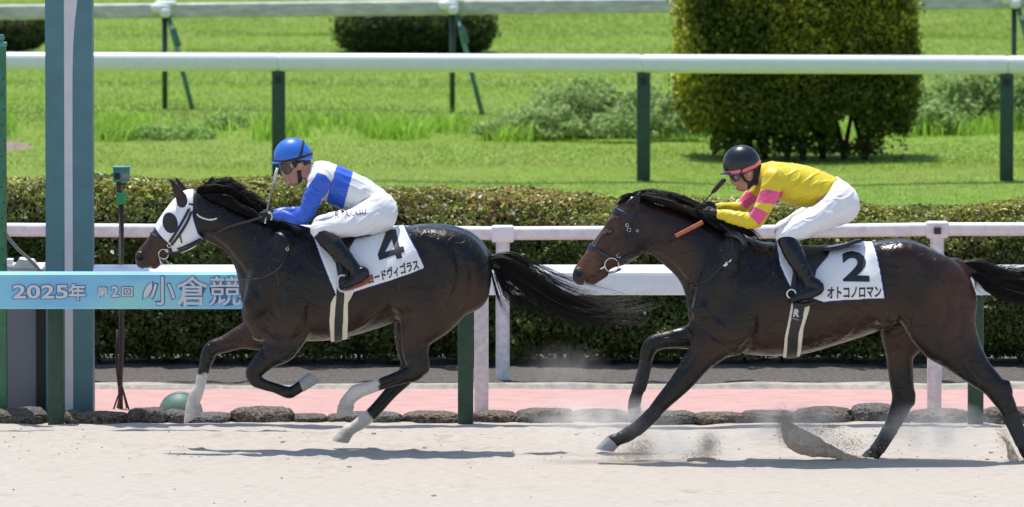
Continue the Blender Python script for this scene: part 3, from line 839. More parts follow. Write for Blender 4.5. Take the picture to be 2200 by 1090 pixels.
# ------------------------------------------------------------------ finishing post, box, green pole, small device, ball
def finish_post():
    Y = 3.14; x0, x1 = pxx(96, Y), pxx(197, Y); H = at(0, -420, Y)[2]
    root = empty('finish_post', ((x0 + x1) / 2, Y, 0)); tag(root, 'tall square teal post with a pale vertical stripe, beside the blue banner', 'post')
    mb = MB(); mb.box(((x0 + x1) / 2, Y + .15, H / 2 - .05), (x1 - x0, .30, H + .1), .006); autosmooth(child(mb.build('column', M['teal'], None, True), root))
    ys = [-420, -200, -60, 0, 40, 90, 160, 300, 891]; r_ = [182, 174, 168, 166, 161, 157, 155, 154.5, 154.5]
    vs = []; fs = []
    for i, (py, pr) in enumerate(zip(ys, r_)):
        z = at(0, py, Y)[2]; xa, xb = pxx(137, Y), pxx(pr, Y)
        vs += [(xa, Y - .004, z), (xb, Y - .004, z), (xb, Y + .002, z), (xa, Y + .002, z)]
        if i: 
            for k in range(4): fs.append((i * 4 - 4 + k, i * 4 - 4 + (k + 1) % 4, i * 4 + (k + 1) % 4, i * 4 + k))
    mb = MB(); mb.add(vs, fs); child(mb.build('stripe', M['stripe']), root)
finish_post()
def control_box():
    Y = 3.4; x0, x1 = pxx(-260, Y), pxx(76, Y); z1 = at(0, 588, Y)[2]
    root = empty('control_cabinet', ((x0 + x1) / 2, Y, 0)); tag(root, 'tall grey steel cabinet standing behind the left end of the banner', 'cabinet')
    mb = MB(); mb.box(((x0 + x1) / 2, Y + .2, z1 / 2), (x1 - x0, .40, z1), .012); autosmooth(child(mb.build('body', M['box_grey'], None, True), root))
    mb = MB(); mb.box((pxx(87, Y), Y + .16, z1 / 2), (.075, .30, z1 - .03), .004); child(mb.build('black_panel', M['black']), root)
    mb = MB(); mb.box((pxx(20, Y), Y + .2, z1 + .018), (.44, .38, .035), .012); autosmooth(child(mb.build('lid', M['stripe'], None, True), root))
    root2 = empty('equipment_case', (pxx(45, Y), Y + .1, z1 + .036)); tag(root2, 'small pale wedge-shaped equipment case with slats lying on the grey cabinet', 'equipment')
    mb = MB(); xa, xb = pxx(24, Y), pxx(74, Y); zb_, zt_ = z1 + .036, z1 + .10
    prof = [(xa, zb_), (xb, zb_), (xb, zb_ + .022), (xb - .02, zt_ - .012), (xa + .045, zt_), (xa + .02, zb_ + .03)]
    vs = [(p[0], Y - .02, p[1]) for p in prof] + [(p[0], Y + .22, p[1]) for p in prof]; n = len(prof)
    mb.add(vs, [tuple(range(n)), tuple(range(2 * n - 1, n - 1, -1))] + [(i, (i + 1) % n, n + (i + 1) % n, n + i) for i in range(n)])
    child(mb.build('case', M['white_old']), root2)
    mb = MB()
    for k in range(3): mb.box((pxx(16, Y), Y + .1, z1 + .044 + k * .022), (.055, .18, .010), .002)
    child(mb.build('slats', M['white']), root2)
    mb = MB(); pts = [at(x, y, Y - .03) for x, y in ((12, 500), (22, 516), (38, 535), (58, 553), (74, 568), (84, 581), (88, 600))]
    mb.tube(resample(pts, .015), .011, 10); o = mb.build('cable', M['cable'], None, True); tag(o, 'grey cable sagging from the green pole down to the banner', 'cable')
control_box()
def green_pole():
    Y = 3.1; x = pxx(-6, Y); H = at(0, 98, Y)[2]
    root = empty('green_pole', (x, Y, 0)); tag(root, 'green painted steel pole with a small fitting on top at the left edge', 'pole')
    mb = MB(); mb.box((x, Y, H / 2), (.115, .09, H), .006); autosmooth(child(mb.build('shaft', M['green_mid'], None, True), root))
    mb = MB(); mb.tube([(x + .02, Y - .02, H), (x + .02, Y - .02, H + .03), (x + .02, Y - .02, H + .045), (x + .02, Y - .02, H + .075)], [.016, .016, .03, .026], 12); mb.box((x + .0, Y, H + .008), (.125, .1, .03), .006); child(mb.build('top_fitting', M['teal_box'], None), root)
    for k in range(14):
        z = .95 + k * .105; mb = MB(); mb.tube([(x + .03 + .012 * (k % 2), Y - .047, z), (x + .03 + .012 * (k % 2), Y - .0445, z)], .006, 8); child(mb.build('rivet', M['black']), root)
green_pole()
def device():
    Y = 3.95; x = pxx(259, Y); P = lambda px, py: at(px, py, Y)
    root = empty('sensor_stand', (x, Y, 0)); tag(root, 'slim rusty stand carrying a small teal box and a bright green box', 'sensor')
    a, b = P(0, 358)[2], P(0, 390)[2]
    mb = MB(); mb.box((x + .003, Y, (a + b) / 2), (.112, .12, a - b), .005); mb.box((x + .003, Y - .01, a - .004), (.122, .14, .012), .003); autosmooth(child(mb.build('sensor_head', M['teal_box'], None, True), root))
    mb = MB(); mb.box((x - .026, Y - .062, (a + b) / 2 - .012), (.04, .006, .045), .002); child(mb.build('lens', M['black']), root)
    mb = MB(); mb.box((x + .03, Y - .062, (a + b) / 2 - .008), (.045, .006, .035), .002); child(mb.build('label_plate', mat('grey label', (.30, .27, .24), .6)), root)
    mb = MB(); mb.box((x - .015, Y, b - .035), (.03, .05, .08), .003); mb.box((x, Y, b - .02), (.07, .04, .012), .002); child(mb.build('bracket', M['rust']), root)
    a, b = P(0, 415)[2], P(0, 439)[2]
    mb = MB(); mb.box((x, Y - .005, (a + b) / 2), (.068, .08, a - b), .005); autosmooth(child(mb.build('green_box', M['green_box'], None, True), root))
    mb = MB(); mb.tube([(x, Y, b), (x, Y, .42), (x - .01, Y, .2), (x - .008, Y, 0)], [.018, .018, .017, .017], 12); child(mb.build('stem', M['rust'], None, True), root)
    mb = MB(); mb.tube([(x - .028, Y - .03, .55), (x - .034, Y - .03, .3), (x - .02, Y - .02, .16)], .008, 8); child(mb.build('cable', M['black'], None, True), root)
    for dx, dy in ((-.055, -.04), (.05, -.05), (.03, .09), (-.035, .09)):
        mb = MB(); mb.tube([(x, Y, .16), (x + dx, Y + dy, 0)], .006, 8); child(mb.build('leg', M['rust'], None, True), root)
device()
def ball():
    Y = 3.55; c = at(388, 893, Y); R = 48 * (Y + 60) / FPX
    bm = bmesh.new(); bmesh.ops.create_uvsphere(bm, u_segments=40, v_segments=24, radius=R)
    me = bpy.data.meshes.new('ball'); bm.to_mesh(me); bm.free()
    root = empty('marker_dome', (c[0], Y, 0)); tag(root, 'round dull green plastic dome lying behind the stones by the raised foreleg', 'marker')
    o = put('dome', me, M['ball']); o.parent = root; o.location = (0, 0, 0)
    mb = MB(); mb.tube([(R * 1.003 * math.sin(a), -R * 1.003 * math.cos(a) * .35, R * 1.003 * math.cos(a) * .93) for a in np.linspace(-.9, .9, 20)], .004, 6); o = mb.build('seam', M['ball'], None, True); o.parent = root
ball()

# ------------------------------------------------------------------ rounded lava stones edging the sand
M['stone'] = mat('dark pitted stone', (0.105, 0.090, 0.072), 0.9, noise=(60, 0.95), bump=(45, 1.0, 0.02))
STONE_M = [M['stone'], mat('brown pitted stone', (.13, .105, .078), .9, noise=(50, .95), bump=(40, 1.0, .02)), mat('grey pitted stone', (.125, .118, .108), .9, noise=(70, .9), bump=(55, 1.0, .02))]
stones = [(-40, 95, 36, 'dark rounded edging stone under the grey cabinet at the left edge'), (33, 97, 40, 'tall dark edging stone just left of the green post under the banner'), (137, 168, 32, 'small dark edging stone squeezed between the green post and the next block'),
    (150, 272, 28, 'long low edging stone under the foot of the teal post'), (272, 352, 38, 'edging stone below the sensor stand'), (352, 402, 30, 'low edging stone under the green dome'), (400, 497, 24, 'low flat edging stone right of the white raised forefoot'),
    (496, 627, 38, 'big humped edging stone below the folded black foreleg'), (628, 704, 22, 'low narrow edging stone right of the big humped one'), (703, 742, 22, 'tiny edging stone beneath the white hind sock'), (738, 866, 27, 'edging stone behind the landing white hind hoof'),
    (868, 985, 27, 'long edging stone left of the middle green post'), (1014, 1112, 28, 'edging stone right of the middle green post'), (1110, 1232, 38, 'high edging stone below the streaming tail'), (1230, 1352, 32, 'edging stone before the second horse\'s raised far foreleg'),
    (1390, 1492, 30, 'edging stone just right of the dark landing foreleg'), (1490, 1600, 27, 'edging stone beneath the second horse\'s chest'), (1598, 1712, 32, 'edging stone beneath the second horse\'s girth'), (1710, 1832, 38, 'broad pale-topped edging stone behind the flying sand'),
    (1834, 1925, 44, 'tallest edging stone behind the second horse\'s planted hind leg'), (1955, 2080, 34, 'edging stone left of the right-hand green post'), (2115, 2240, 38, 'edging stone at the right edge of the picture'), (1350, 1392, 28, 'small edging stone behind the landing foreleg'), (1922, 1957, 30, 'narrow edging stone just right of the planted hind leg')]
for i, (a, b, hp, lab) in enumerate(stones):
    r = np.random.default_rng(900 + i); Y = 2.98 + r.uniform(-.02, .04)
    w = (b - a) * (Y + 60) / FPX; h = (hp - 7) * (Y + 60) / FPX; x = pxx((a + b) / 2, Y)
    bm = bmesh.new(); bmesh.ops.create_icosphere(bm, subdivisions=5, radius=1)
    co = np.array([v.co[:] for v in bm.verts])
    e = 3.2; k = 1 / (np.abs(co) ** e).sum(1) ** (1 / e); q = co * k[:, None]
    n_ = fbm(co * 1.3 + i * 9, 5, 2) * .12 + fbm(co * 6 + i, 6, 3) * .05 + np.minimum(fbm(co * 14 + i, 8, 2), 0) * .06
    q = q * (1 + n_)[:, None] * np.array([w / 2 * 1.04, .16, h * .74]) + np.array([0, 0, h * .16])
    for v, c in zip(bm.verts, q): v.co = c
    me = bpy.data.meshes.new('edging_stone'); bm.to_mesh(me); bm.free()
    o = put('edging_stone', me, STONE_M[(i * 7 // 3) % 3], loc=(x, Y, 0)); tag(o, lab, 'stone', 'stones edging the sand track')
# ------------------------------------------------------------------ horses: traced side outlines grown into solid bodies
def coat_mat(name, rough=0.29):
    m = mat(name, rough=rough, attr=True, noise=(7, .18), spec=.38)
    N = m.node_tree.nodes; L = m.node_tree.links; b = N['Principled BSDF']
    tc = N.new('ShaderNodeTexCoord'); mp = N.new('ShaderNodeMapping'); mp.inputs['Scale'].default_value = (1, 1, 1.0); L.new(tc.outputs['Object'], mp.inputs[0])
    n1 = N.new('ShaderNodeTexNoise'); n1.inputs['Scale'].default_value = 11; n1.inputs['Detail'].default_value = 3; L.new(mp.outputs[0], n1.inputs['Vector'])
    b1 = N.new('ShaderNodeBump'); b1.inputs['Strength'].default_value = .5; b1.inputs['Distance'].default_value = .02; L.new(n1.outputs[0], b1.inputs['Height'])
    nv = N.new('ShaderNodeTexNoise'); nv.inputs['Scale'].default_value = 5.5; nv.inputs['Detail'].default_value = 2; nv.inputs['Distortion'].default_value = .8; L.new(tc.outputs['Object'], nv.inputs['Vector'])
    va = N.new('ShaderNodeMath'); va.operation = 'SUBTRACT'; va.inputs[1].default_value = .5; L.new(nv.outputs[0], va.inputs[0])
    vb = N.new('ShaderNodeMath'); vb.operation = 'ABSOLUTE'; L.new(va.outputs[0], vb.inputs[0])
    vr = N.new('ShaderNodeMapRange'); vr.inputs['From Min'].default_value = .0; vr.inputs['From Max'].default_value = .022; vr.inputs['To Min'].default_value = 1; vr.inputs['To Max'].default_value = 0; L.new(vb.outputs[0], vr.inputs[0])
    b0 = N.new('ShaderNodeBump'); b0.inputs['Strength'].default_value = .45; b0.inputs['Distance'].default_value = .006; L.new(vr.outputs[0], b0.inputs['Height']); L.new(b0.outputs[0], b1.inputs['Normal'])
    mp2 = N.new('ShaderNodeMapping'); mp2.inputs['Scale'].default_value = (60, 260, 260); mp2.inputs['Rotation'].default_value = (0, .5, 0); L.new(tc.outputs['Object'], mp2.inputs[0])
    n2 = N.new('ShaderNodeTexNoise'); n2.inputs['Scale'].default_value = 1.0; n2.inputs['Detail'].default_value = 2; L.new(mp2.outputs[0], n2.inputs['Vector'])
    b2 = N.new('ShaderNodeBump'); b2.inputs['Strength'].default_value = .38; b2.inputs['Distance'].default_value = .003; L.new(n2.outputs[0], b2.inputs['Height']); L.new(b1.outputs[0], b2.inputs['Normal'])
    L.new(b2.outputs[0], b.inputs['Normal'])
    # damp patches: the gloss changes over the coat
    n3 = N.new('ShaderNodeTexNoise'); n3.inputs['Scale'].default_value = 4; n3.inputs['Detail'].default_value = 4; L.new(tc.outputs['Object'], n3.inputs['Vector'])
    mr = N.new('ShaderNodeMapRange'); mr.inputs['From Min'].default_value = .35; mr.inputs['From Max'].default_value = .65; mr.inputs['To Min'].default_value = rough - .10; mr.inputs['To Max'].default_value = rough + .12
    L.new(n3.outputs[0], mr.inputs[0]); L.new(mr.outputs[0], b.inputs['Roughness'])
    return m
M['coat'] = coat_mat('dark bay coat')
M['hoof_pale'] = mat('pale dusty hoof', (.48, .41, .35), .6, noise=(20, .18), bump=(50, .3, .004), stretch=(1, 1, 6))
M['hoof_grey'] = mat('grey hoof', (.33, .32, .32), .6, noise=(20, .2), bump=(50, .3, .004), stretch=(1, 1, 6))
M['hoof_dark'] = mat('dark hoof', (.035, .032, .03), .5, noise=(20, .2))
M['hair'] = mat('black hair', (.008, .007, .007), .55, noise=(30, .3), spec=.22)
M['tail_hair'] = mat('black brown hair', (.012, .009, .008), .5, noise=(12, .35), spec=.3)
M['eye'] = mat('dark eye', (.01, .007, .005), .05, coat=1.0)
M['leather'] = mat('black leather', (.012, .012, .014), .38, noise=(30, .2), bump=(80, .2, .002))
M['leather_blue'] = mat('dark navy leather', (.010, .013, .028), .35, noise=(30, .2))  # on the bridles the blue tint also stands in for a reflection
M['steel'] = mat('bright steel', (.75, .74, .72), .22, metal=1.0)
M['cloth_white'] = mat('white number cloth', (.82, .82, .83), .42, noise=(9, .03), bump=(7, .35, .03), coat=.15)
M['cloth_blue'] = mat('navy cloth edging', (.012, .035, .22), .6)
M['ink'] = mat('black print', (.013, .014, .020), .45)
M['hood_white'] = mat('white hood cloth', (.80, .80, .82), .65, noise=(12, .03), bump=(16, .35, .012))
M['cream'] = mat('cream girth sheepskin', (.74, .69, .55), .75, noise=(30, .08), bump=(90, .4, .004))
M['girth_black'] = mat('black webbing', (.022, .021, .022), .55, noise=(14, .25), bump=(120, .3, .002), stretch=(6, 1, .4))
M['wrap'] = mat('dusty dark leg wrap', (.030, .030, .032), .8, noise=(20, .3), bump=(70, .4, .003))
M['rein_grip'] = mat('orange rubber rein grip', (.42, .12, .05), .5, noise=(40, .2), bump=(120, .4, .002))

def sub_(o, part):
    o.parent = part; return o

def hair(name, guides, n, seed, Y, m, parent, r0=.0022, spread=.03, yspr=.02, lmin=.55, wob=.012, npt=12, label=None):
    r = np.random.default_rng(seed)
    G = np.array([[list(at(px, py, Y))[:1] + [Y + yo * (Y + 60) / FPX] + [at(px, py, Y)[2]] for px, py, yo in g] for g in guides])   # (g, k, 3)
    Vs = []; Fs = []; off = 0
    gs = []
    for g in G:
        gs.append(catmull([tuple(p) + (.1, .1) for p in g], 8)[:, :3])
    gs = np.array(gs); K = gs.shape[1]
    T = np.linspace(0, 1, npt)
    nl = max(n // 22, 6); LK = [(r.uniform(0, len(gs) - 1), r.normal(0, 1, 3), r.uniform(lmin, 1.0), r.uniform(0, 6.28, 3), r.uniform(3, 7, 3)) for _ in range(nl)]
    for i in range(n):
        lk = LK[r.integers(nl)]; loose = r.random() < .22
        u = r.uniform(0, len(gs) - 1) if loose else float(np.clip(lk[0] + r.normal(0, .07), 0, len(gs) - 1)); a = int(min(u, len(gs) - 2)) if len(gs) > 1 else 0; w = u - a
        c = gs[a] * (1 - w) + gs[min(a + 1, len(gs) - 1)] * w
        L_ = (r.uniform(lmin, 1.0) if loose else float(np.clip(lk[2] + r.normal(0, .09), .25, 1))) ** 0.8
        tt = T * L_ * (K - 1)
        p = np.stack([np.interp(tt, np.arange(K), c[:, k]) for k in range(3)], 1)
        d = (r.normal(0, 1.25, 3) if loose else lk[1] + r.normal(0, .30, 3)) * np.array([spread, yspr, spread])
        p += d[None] * (0.25 + (T ** 1.4)[:, None])
        ph, fr = (r.uniform(0, 6.28, 3), r.uniform(3, 7, 3)) if loose else (lk[3] + r.normal(0, .25, 3), lk[4])
        p += wob * np.sin(T[:, None] * fr + ph) * (T ** 1.2)[:, None]
        rad = r0 * r.uniform(.6, 1.4) * (1 - 0.8 * T ** 2.5)
        tg = np.gradient(p, axis=0); tg /= np.linalg.norm(tg, axis=1)[:, None] + 1e-9
        up = np.array([.0, 1, 0.2]); A = np.cross(tg, up); A /= np.linalg.norm(A, axis=1)[:, None] + 1e-9; B = np.cross(tg, A)
        ring = [p + (A * math.cos(q) + B * math.sin(q)) * rad[:, None] for q in (0, 2.094, 4.189)]
        Vs.append(np.stack(ring, 1).reshape(-1, 3))
        b = off + np.arange(npt - 1)[:, None] * 3
        for k in range(3):
            l = (k + 1) % 3
            Fs.append(b + np.array([k, l, 3 + l, 3 + k]))
        off += npt * 3
    return put(name, mesh_np(np.concatenate(Vs), np.concatenate(Fs)), m, parent)

def hoof(parent, Y, yo, d0, h0, d1, h1, b0, b1, m, s):
    """hoof between the coronet (dorsal d0 - heel h0) and the ground edge (toe d1 - heel h1), in photo pixels"""
    V = []; n = 24; rows = 8
    for i in range(rows + 1):
        t = i / rows
        D = [d0[k] + (d1[k] - d0[k]) * t for k in (0, 1)]; Hh = [h0[k] + (h1[k] - h0[k]) * t for k in (0, 1)]
        if i == rows: D = [D[0] * .96 + Hh[0] * .04, D[1] * .96 + Hh[1] * .04]; 
        c = [(D[k] + Hh[k]) / 2 for k in (0, 1)]; a = [(D[k] - Hh[k]) / 2 for k in (0, 1)]
        b = (b0 + (b1 - b0) * t) * (1.03 if 0 < i < rows - 1 else (.97 if i == rows else 1))
        for k in range(n):
            q = 2 * PI * k / n; ca = math.cos(q); sa = math.sin(q)
            px, py = c[0] + a[0] * ca, c[1] + a[1] * ca
            w = b * sa * (1 - .12 * (ca < -.3))
            P = at(px, py, Y); V.append((P[0], Y + (yo + w) * s, P[2]))
    F = []
    for i in range(rows):
        for k in range(n):
            l = (k + 1) % n; F.append((i * n + k, i * n + l, (i + 1) * n + l, (i + 1) * n + k))
    mb = MB(); mb.add(V, F); mb.f.append(tuple(range(n))); mb.f.append(tuple(reversed([rows * n + k for k in range(n)])))
    o = mb.build('hoof', m, None, True); autosmooth(o, 50); child(o, parent); return o

class Beast:
    """grids and tack helpers of one horse"""
    def __init__(s, Y, box, h, shape, ears=None, cuts=None):
        s.Y = Y; s.s = (Y + 60) / FPX; s.shape = shape
        x0, y0, x1, y1 = box
        s.S = s.grid(box, h); shape(s, s.S)
        s.bare = s.S.clone()
        if ears: ears(s, s.S)
        if cuts: cuts(s, s.S)
    def grid(s, box, h, yw=125):
        a = at(box[0], box[3], s.Y); b = at(box[2], box[1], s.Y)
        return SDF((a[0], s.Y - yw * s.s, a[2]), (b[0], s.Y + yw * s.s, b[2]), h)
    def st(s, L):
        out = []
        for p in L:
            px, py, yo, a, b = p
            w = at(px, py, s.Y); out.append((w[0], s.Y + yo * s.s, w[2], a * s.s, b * s.s))
        return out
    def add(s, S, L, k=12, n=5): S.add(s.st(L), k * s.s, n)
    def sub(s, S, L, k=3, n=5): S.sub(s.st(L), k * s.s, n)
    def poly(s, S, P): return S.poly([(at(px, py, s.Y)[0], at(px, py, s.Y)[2]) for px, py in P])
    def shell(s, S, P, t, name, m, parent, holes=(), smooth=2, wave=0, grow=0, side=None):
        """cloth or strap: the surface grown by t (px) inside the polygon P"""
        d = s.poly(S, P) - grow * s.s
        for hp in holes: d = np.maximum(d, -(s.poly(S, hp)))
        f = np.maximum(S.f - t * s.s, d)
        f = np.maximum(f, -(S.f + 7 * s.s))                   # hollow: a skin, not a solid plug
        if side is not None: f = np.maximum(f, side * (S.ax[1][None, :, None] - s.Y) )
        V, Q = surf(S, f, smooth)
        if wave:
            N = vnormals(V, Q); V = V + N * (wave * s.s * fbm(V * np.array([9, 5, 5]), 77, 2))[:, None]
        o = put(name, mesh_np(V, Q), m); child(o, parent) if parent is not None else None
        return o, V, Q
    def strap(s, pts, w, name, m, parent, bvh=None, th=.004, lift=.001, step=.012):
        """pts (px,py[,y offset]); draped on bvh from the near side when given"""
        P3 = [(at(p[0], p[1], s.Y)[0], s.Y + (p[2] if len(p) > 2 else 0) * s.s, at(p[0], p[1], s.Y)[2]) for p in pts]
        path = resample(P3, step); N = np.tile([0, -1.0, 0], (len(path), 1))
        if bvh is not None:
            ok = []
            for i, p in enumerate(path):
                h = bvh.ray_cast(Vector((p[0], s.Y - 3, p[2])), Vector((0, 1, 0)))
                if h[0] is not None:
                    n_ = h[1] if h[1].y < 0 else -h[1]
                    path[i] = h[0] + n_ * lift; N[i] = n_; ok.append(i)
            if len(ok) < 2: return None
            path = path[ok]; N = N[ok]
        V, F = ribbon(path, N, w * s.s, th)
        o = put(name, mesh_np(V, F), m, smooth=False); child(o, parent); return o
    def ring(s, c, r, tube, name, m, parent, yo, ry=None, n=28):
        mb = MB(); C = at(c[0], c[1], s.Y); pts = [(C[0] + r * s.s * math.cos(q), s.Y + yo * s.s + .003 * math.sin(2 * q), C[2] + (ry or r) * s.s * math.sin(q)) for q in np.linspace(0, 2 * PI, n)]
        mb.tube(pts, tube, 8, False); return child(mb.build(name, m, None, True), parent)

def colour(zones, base, V, s, Y):
    """coat colour by place on the body, with painted mouth shade and nostril highlight; zones: (px, py, rx, ry, colour, softness)"""
    px = 1100 + V[:, 0] * FPX / (Y + 60)
    z0 = at(0, 0, Y)[2]; z1 = at(0, 1000, Y)[2]; py = (V[:, 2] - z0) / (z1 - z0) * 1000
    C = np.tile(np.array(base, float), (len(V), 1))
    nz = fbm(V * 6, 13, 3)
    for (cx, cy, rx, ry, col, soft) in zones:
        d = np.hypot((px - cx) / rx, (py - cy) / ry) + nz * .12 * min(1, soft * 3)
        w = np.clip((1 - d) / soft + .5, 0, 1)[:, None]; w = w * w * (3 - 2 * w)
        C = C * (1 - w) + np.array(col) * w
    return C, px, py

def blend(C, w, col):
    w = np.clip(w, 0, 1)[:, None]; return C * (1 - w) + np.array(col) * w

def carve(V, Q, Y, lines, ymin=10):
    """press shallow muscle grooves (negative) or raise ridges along polylines given in photo pixels, on both flanks"""
    s = (Y + 60) / FPX; N = vnormals(V, Q)
    px = 1100 + V[:, 0] * FPX / (Y + 60); z0 = at(0, 0, Y)[2]; z1 = at(0, 1000, Y)[2]; py = (V[:, 2] - z0) / (z1 - z0) * 1000
    side = np.clip((np.abs(N[:, 1]) - .25) / .4, 0, 1)
    D = np.zeros(len(V))
    for pts, w, amp in lines:
        p = catmull([(x, y, 0, 1, 1) for x, y in pts], 6)[:, :2]
        best = np.full(len(V), 1e9); tt = np.zeros(len(V))
        sel = np.where((px > p[:, 0].min() - 4 * w) & (px < p[:, 0].max() + 4 * w) & (py > p[:, 1].min() - 4 * w) & (py < p[:, 1].max() + 4 * w))[0]
        for i in range(len(p) - 1):
            e = p[i + 1] - p[i]; wx, wy = px[sel] - p[i, 0], py[sel] - p[i, 1]
            t = np.clip((wx * e[0] + wy * e[1]) / (e @ e + 1e-9), 0, 1); d = np.hypot(wx - e[0] * t, wy - e[1] * t)
            m_ = d < best[sel]; best[sel] = np.where(m_, d, best[sel]); tt[sel] = np.where(m_, (i + t) / (len(p) - 1), tt[sel])
        D += 1.5 * amp * np.exp(-(best / w) ** 2) * np.clip(np.minimum(tt, 1 - tt) * 5, 0.0, 1)
    return V + N * (D * side * s)[:, None]

# ---------------------------------------------------------------- horse in the white hood
def h1_trunk(B, S):
    B.add(S, [(585, 642, 0, 62, 50), (610, 625, 0, 92, 62), (640, 612, 0, 120, 74), (690, 614, 0, 119, 82), (720, 614, 0, 114, 86), (780, 607, 0, 104, 89), (840, 593, 0, 98, 88), (890, 586, 0, 101, 84), (935, 578, 0, 98, 82), (968, 574, 0, 88, 74)], 20, 4)
    # neck
    B.add(S, [(421, 458, 0, 40, 24), (464, 478, 0, 44, 27), (502, 497, 0, 46, 31), (538, 519, 0, 56, 38), (568, 540, 0, 72, 48), (610, 575, 0, 92, 58)], 26, 5)
    # head
    B.add(S, [(410, 449, 0, 39, 26), (393, 486, 0, 49, 31), (364, 507, 0, 36, 22), (336, 530, 0, 26, 18), (315, 550, 0, 22, 17)], 16, 6)
    B.add(S, [(308, 561, 0, 17, 15)], 8, 1)
    B.add(S, [(350, 548, 0, 12, 12), (331, 566, 0, 12.5, 12)], 6, 3)
    for sg in (-1, 1):
        B.add(S, [(401, 496, sg * 20, 30, 13)], 8, 1)                                            # cheek
        B.add(S, [(372, 462, sg * 21, 13, 8), (357, 484, sg * 19, 7, 5), (338, 512, sg * 14, 5, 4)], 7, 3)   # brow and face ridge
        B.add(S, [(300.5, 551, sg * 13, 10, 6)], 5, 1)
        # shoulder, withers, breast
        B.add(S, [(606, 520, sg * 46, 24, 22), (575, 590, sg * 54, 30, 22), (550, 650, sg * 50, 26, 20)], 22, 4)
        B.add(S, [(625, 600, sg * 58, 34, 24), (632, 670, sg * 62, 36, 24), (628, 712, sg * 50, 30, 22)], 20, 4)   # triceps
        B.add(S, [(548, 672, sg * 26, 28, 26), (560, 708, sg * 26, 24, 24)], 16, 3)
        # croup and thigh
        B.add(S, [(905, 520, sg * 44, 34, 34), (960, 540, sg * 48, 44, 32), (1000, 590, sg * 40, 50, 30), (1002, 620, sg * 36, 50, 28)], 22, 4)
        B.add(S, [(880, 560, sg * 66, 30, 18), (870, 640, sg * 66, 26, 18)], 18, 3)
    B.add(S, [(1035, 556, 0, 18, 16), (1052, 560, 0, 13, 12), (1070, 572, 0, 9, 9)], 12, 3)      # dock

def h1_legs(B, S):
    # far fore, reaching forward
    B.add(S, [(590, 690, 36, 46, 26), (560, 717, 38, 38, 24), (522, 726, 38, 26, 19), (486, 741, 38, 19, 15), (455, 752, 38, 17, 14), (444, 772, 38, 15.5, 13), (439, 790, 38, 12.5, 11), (433, 812, 38, 12, 10), (428, 834, 38, 11.5, 10), (420, 851, 38, 14.5, 12), (414, 868, 38, 14, 12), (413, 878, 38, 14.5, 13)], 14, 5)
    # near fore, folded under
    B.add(S, [(616, 700, -44, 50, 26), (606, 740, -44, 36, 24), (580, 763, -44, 25.5, 20), (560, 782, -44, 21, 17), (547, 798, -44, 18, 15), (550, 813, -44, 15, 13), (568, 823, -44, 12, 11), (594, 831, -44, 11, 10), (620, 840, -44, 13, 12), (633, 836, -44, 12, 11), (648, 826, -44, 12.5, 12)], 12, 5)
    # near hind (raised, white sock)
    B.add(S, [(968, 578, -40, 80, 44), (930, 645, -46, 72, 36), (909, 690, -46, 48, 30), (896, 718, -46, 34, 24), (893, 750, -46, 28.5, 19), (897, 780, -46, 24, 16), (888, 797, -46, 20, 14), (852, 810, -46, 14.5, 11), (815, 823, -46, 13, 10), (788, 832, -46, 13.5, 11), (768, 838, -46, 16, 13), (753, 852, -46, 14.5, 12), (745, 864, -46, 15.5, 14)], 16, 5)
    B.add(S, [(912, 776, -46, 9, 8), (915, 790, -46, 8, 7)], 8, 2)
    # far hind
    B.add(S, [(960, 590, 40, 78, 42), (918, 650, 46, 66, 34), (890, 700, 46, 44, 28), (880, 748, 46, 29, 19), (884, 785, 46, 24, 16), (872, 810, 46, 20, 14), (838, 848, 46, 14.5, 11), (803, 888, 46, 14, 11), (778, 910, 46, 14.5, 12), (760, 922, 46, 12.5, 11), (747, 930, 46, 14, 13)], 16, 5)
    B.add(S, [(893, 806, 46, 8, 7)], 8, 1)

def h1_ears(B, S):
    for sg, dx in ((-1, 0), (1, 10)):
        B.add(S, [(395 + dx, 442, sg * 17, 13, 9), (391 + dx, 426, sg * 20, 12, 8), (382 + dx, 409, sg * 21, 9, 6), (373 + dx, 394, sg * 21, 5, 3.6), (368 + dx, 385, sg * 20, 2.6, 2.2)], 5, 5)
        B.sub(S, [(384 + dx, 422, sg * 29, 6, 6), (377 + dx, 403, sg * 27, 4, 4)], 3, 3)
def h1_cuts(B, S):
    for sg in (-1, 1):
        B.sub(S, [(301, 552, sg * 20, 7.5, 8)], 3, 1)
        B.sub(S, [(316, 581, sg * 19, 2.2, 9), (330, 566, sg * 19, 2.0, 8), (347, 551, sg * 18, 2.0, 7)], 2, 3)
        B.sub(S, [(312, 578, sg * 4, 2.4, 8)], 2, 1)

def horse_root(name, label, x, Y):
    return tag(empty(name, (x, Y, 0)), label, 'horse')

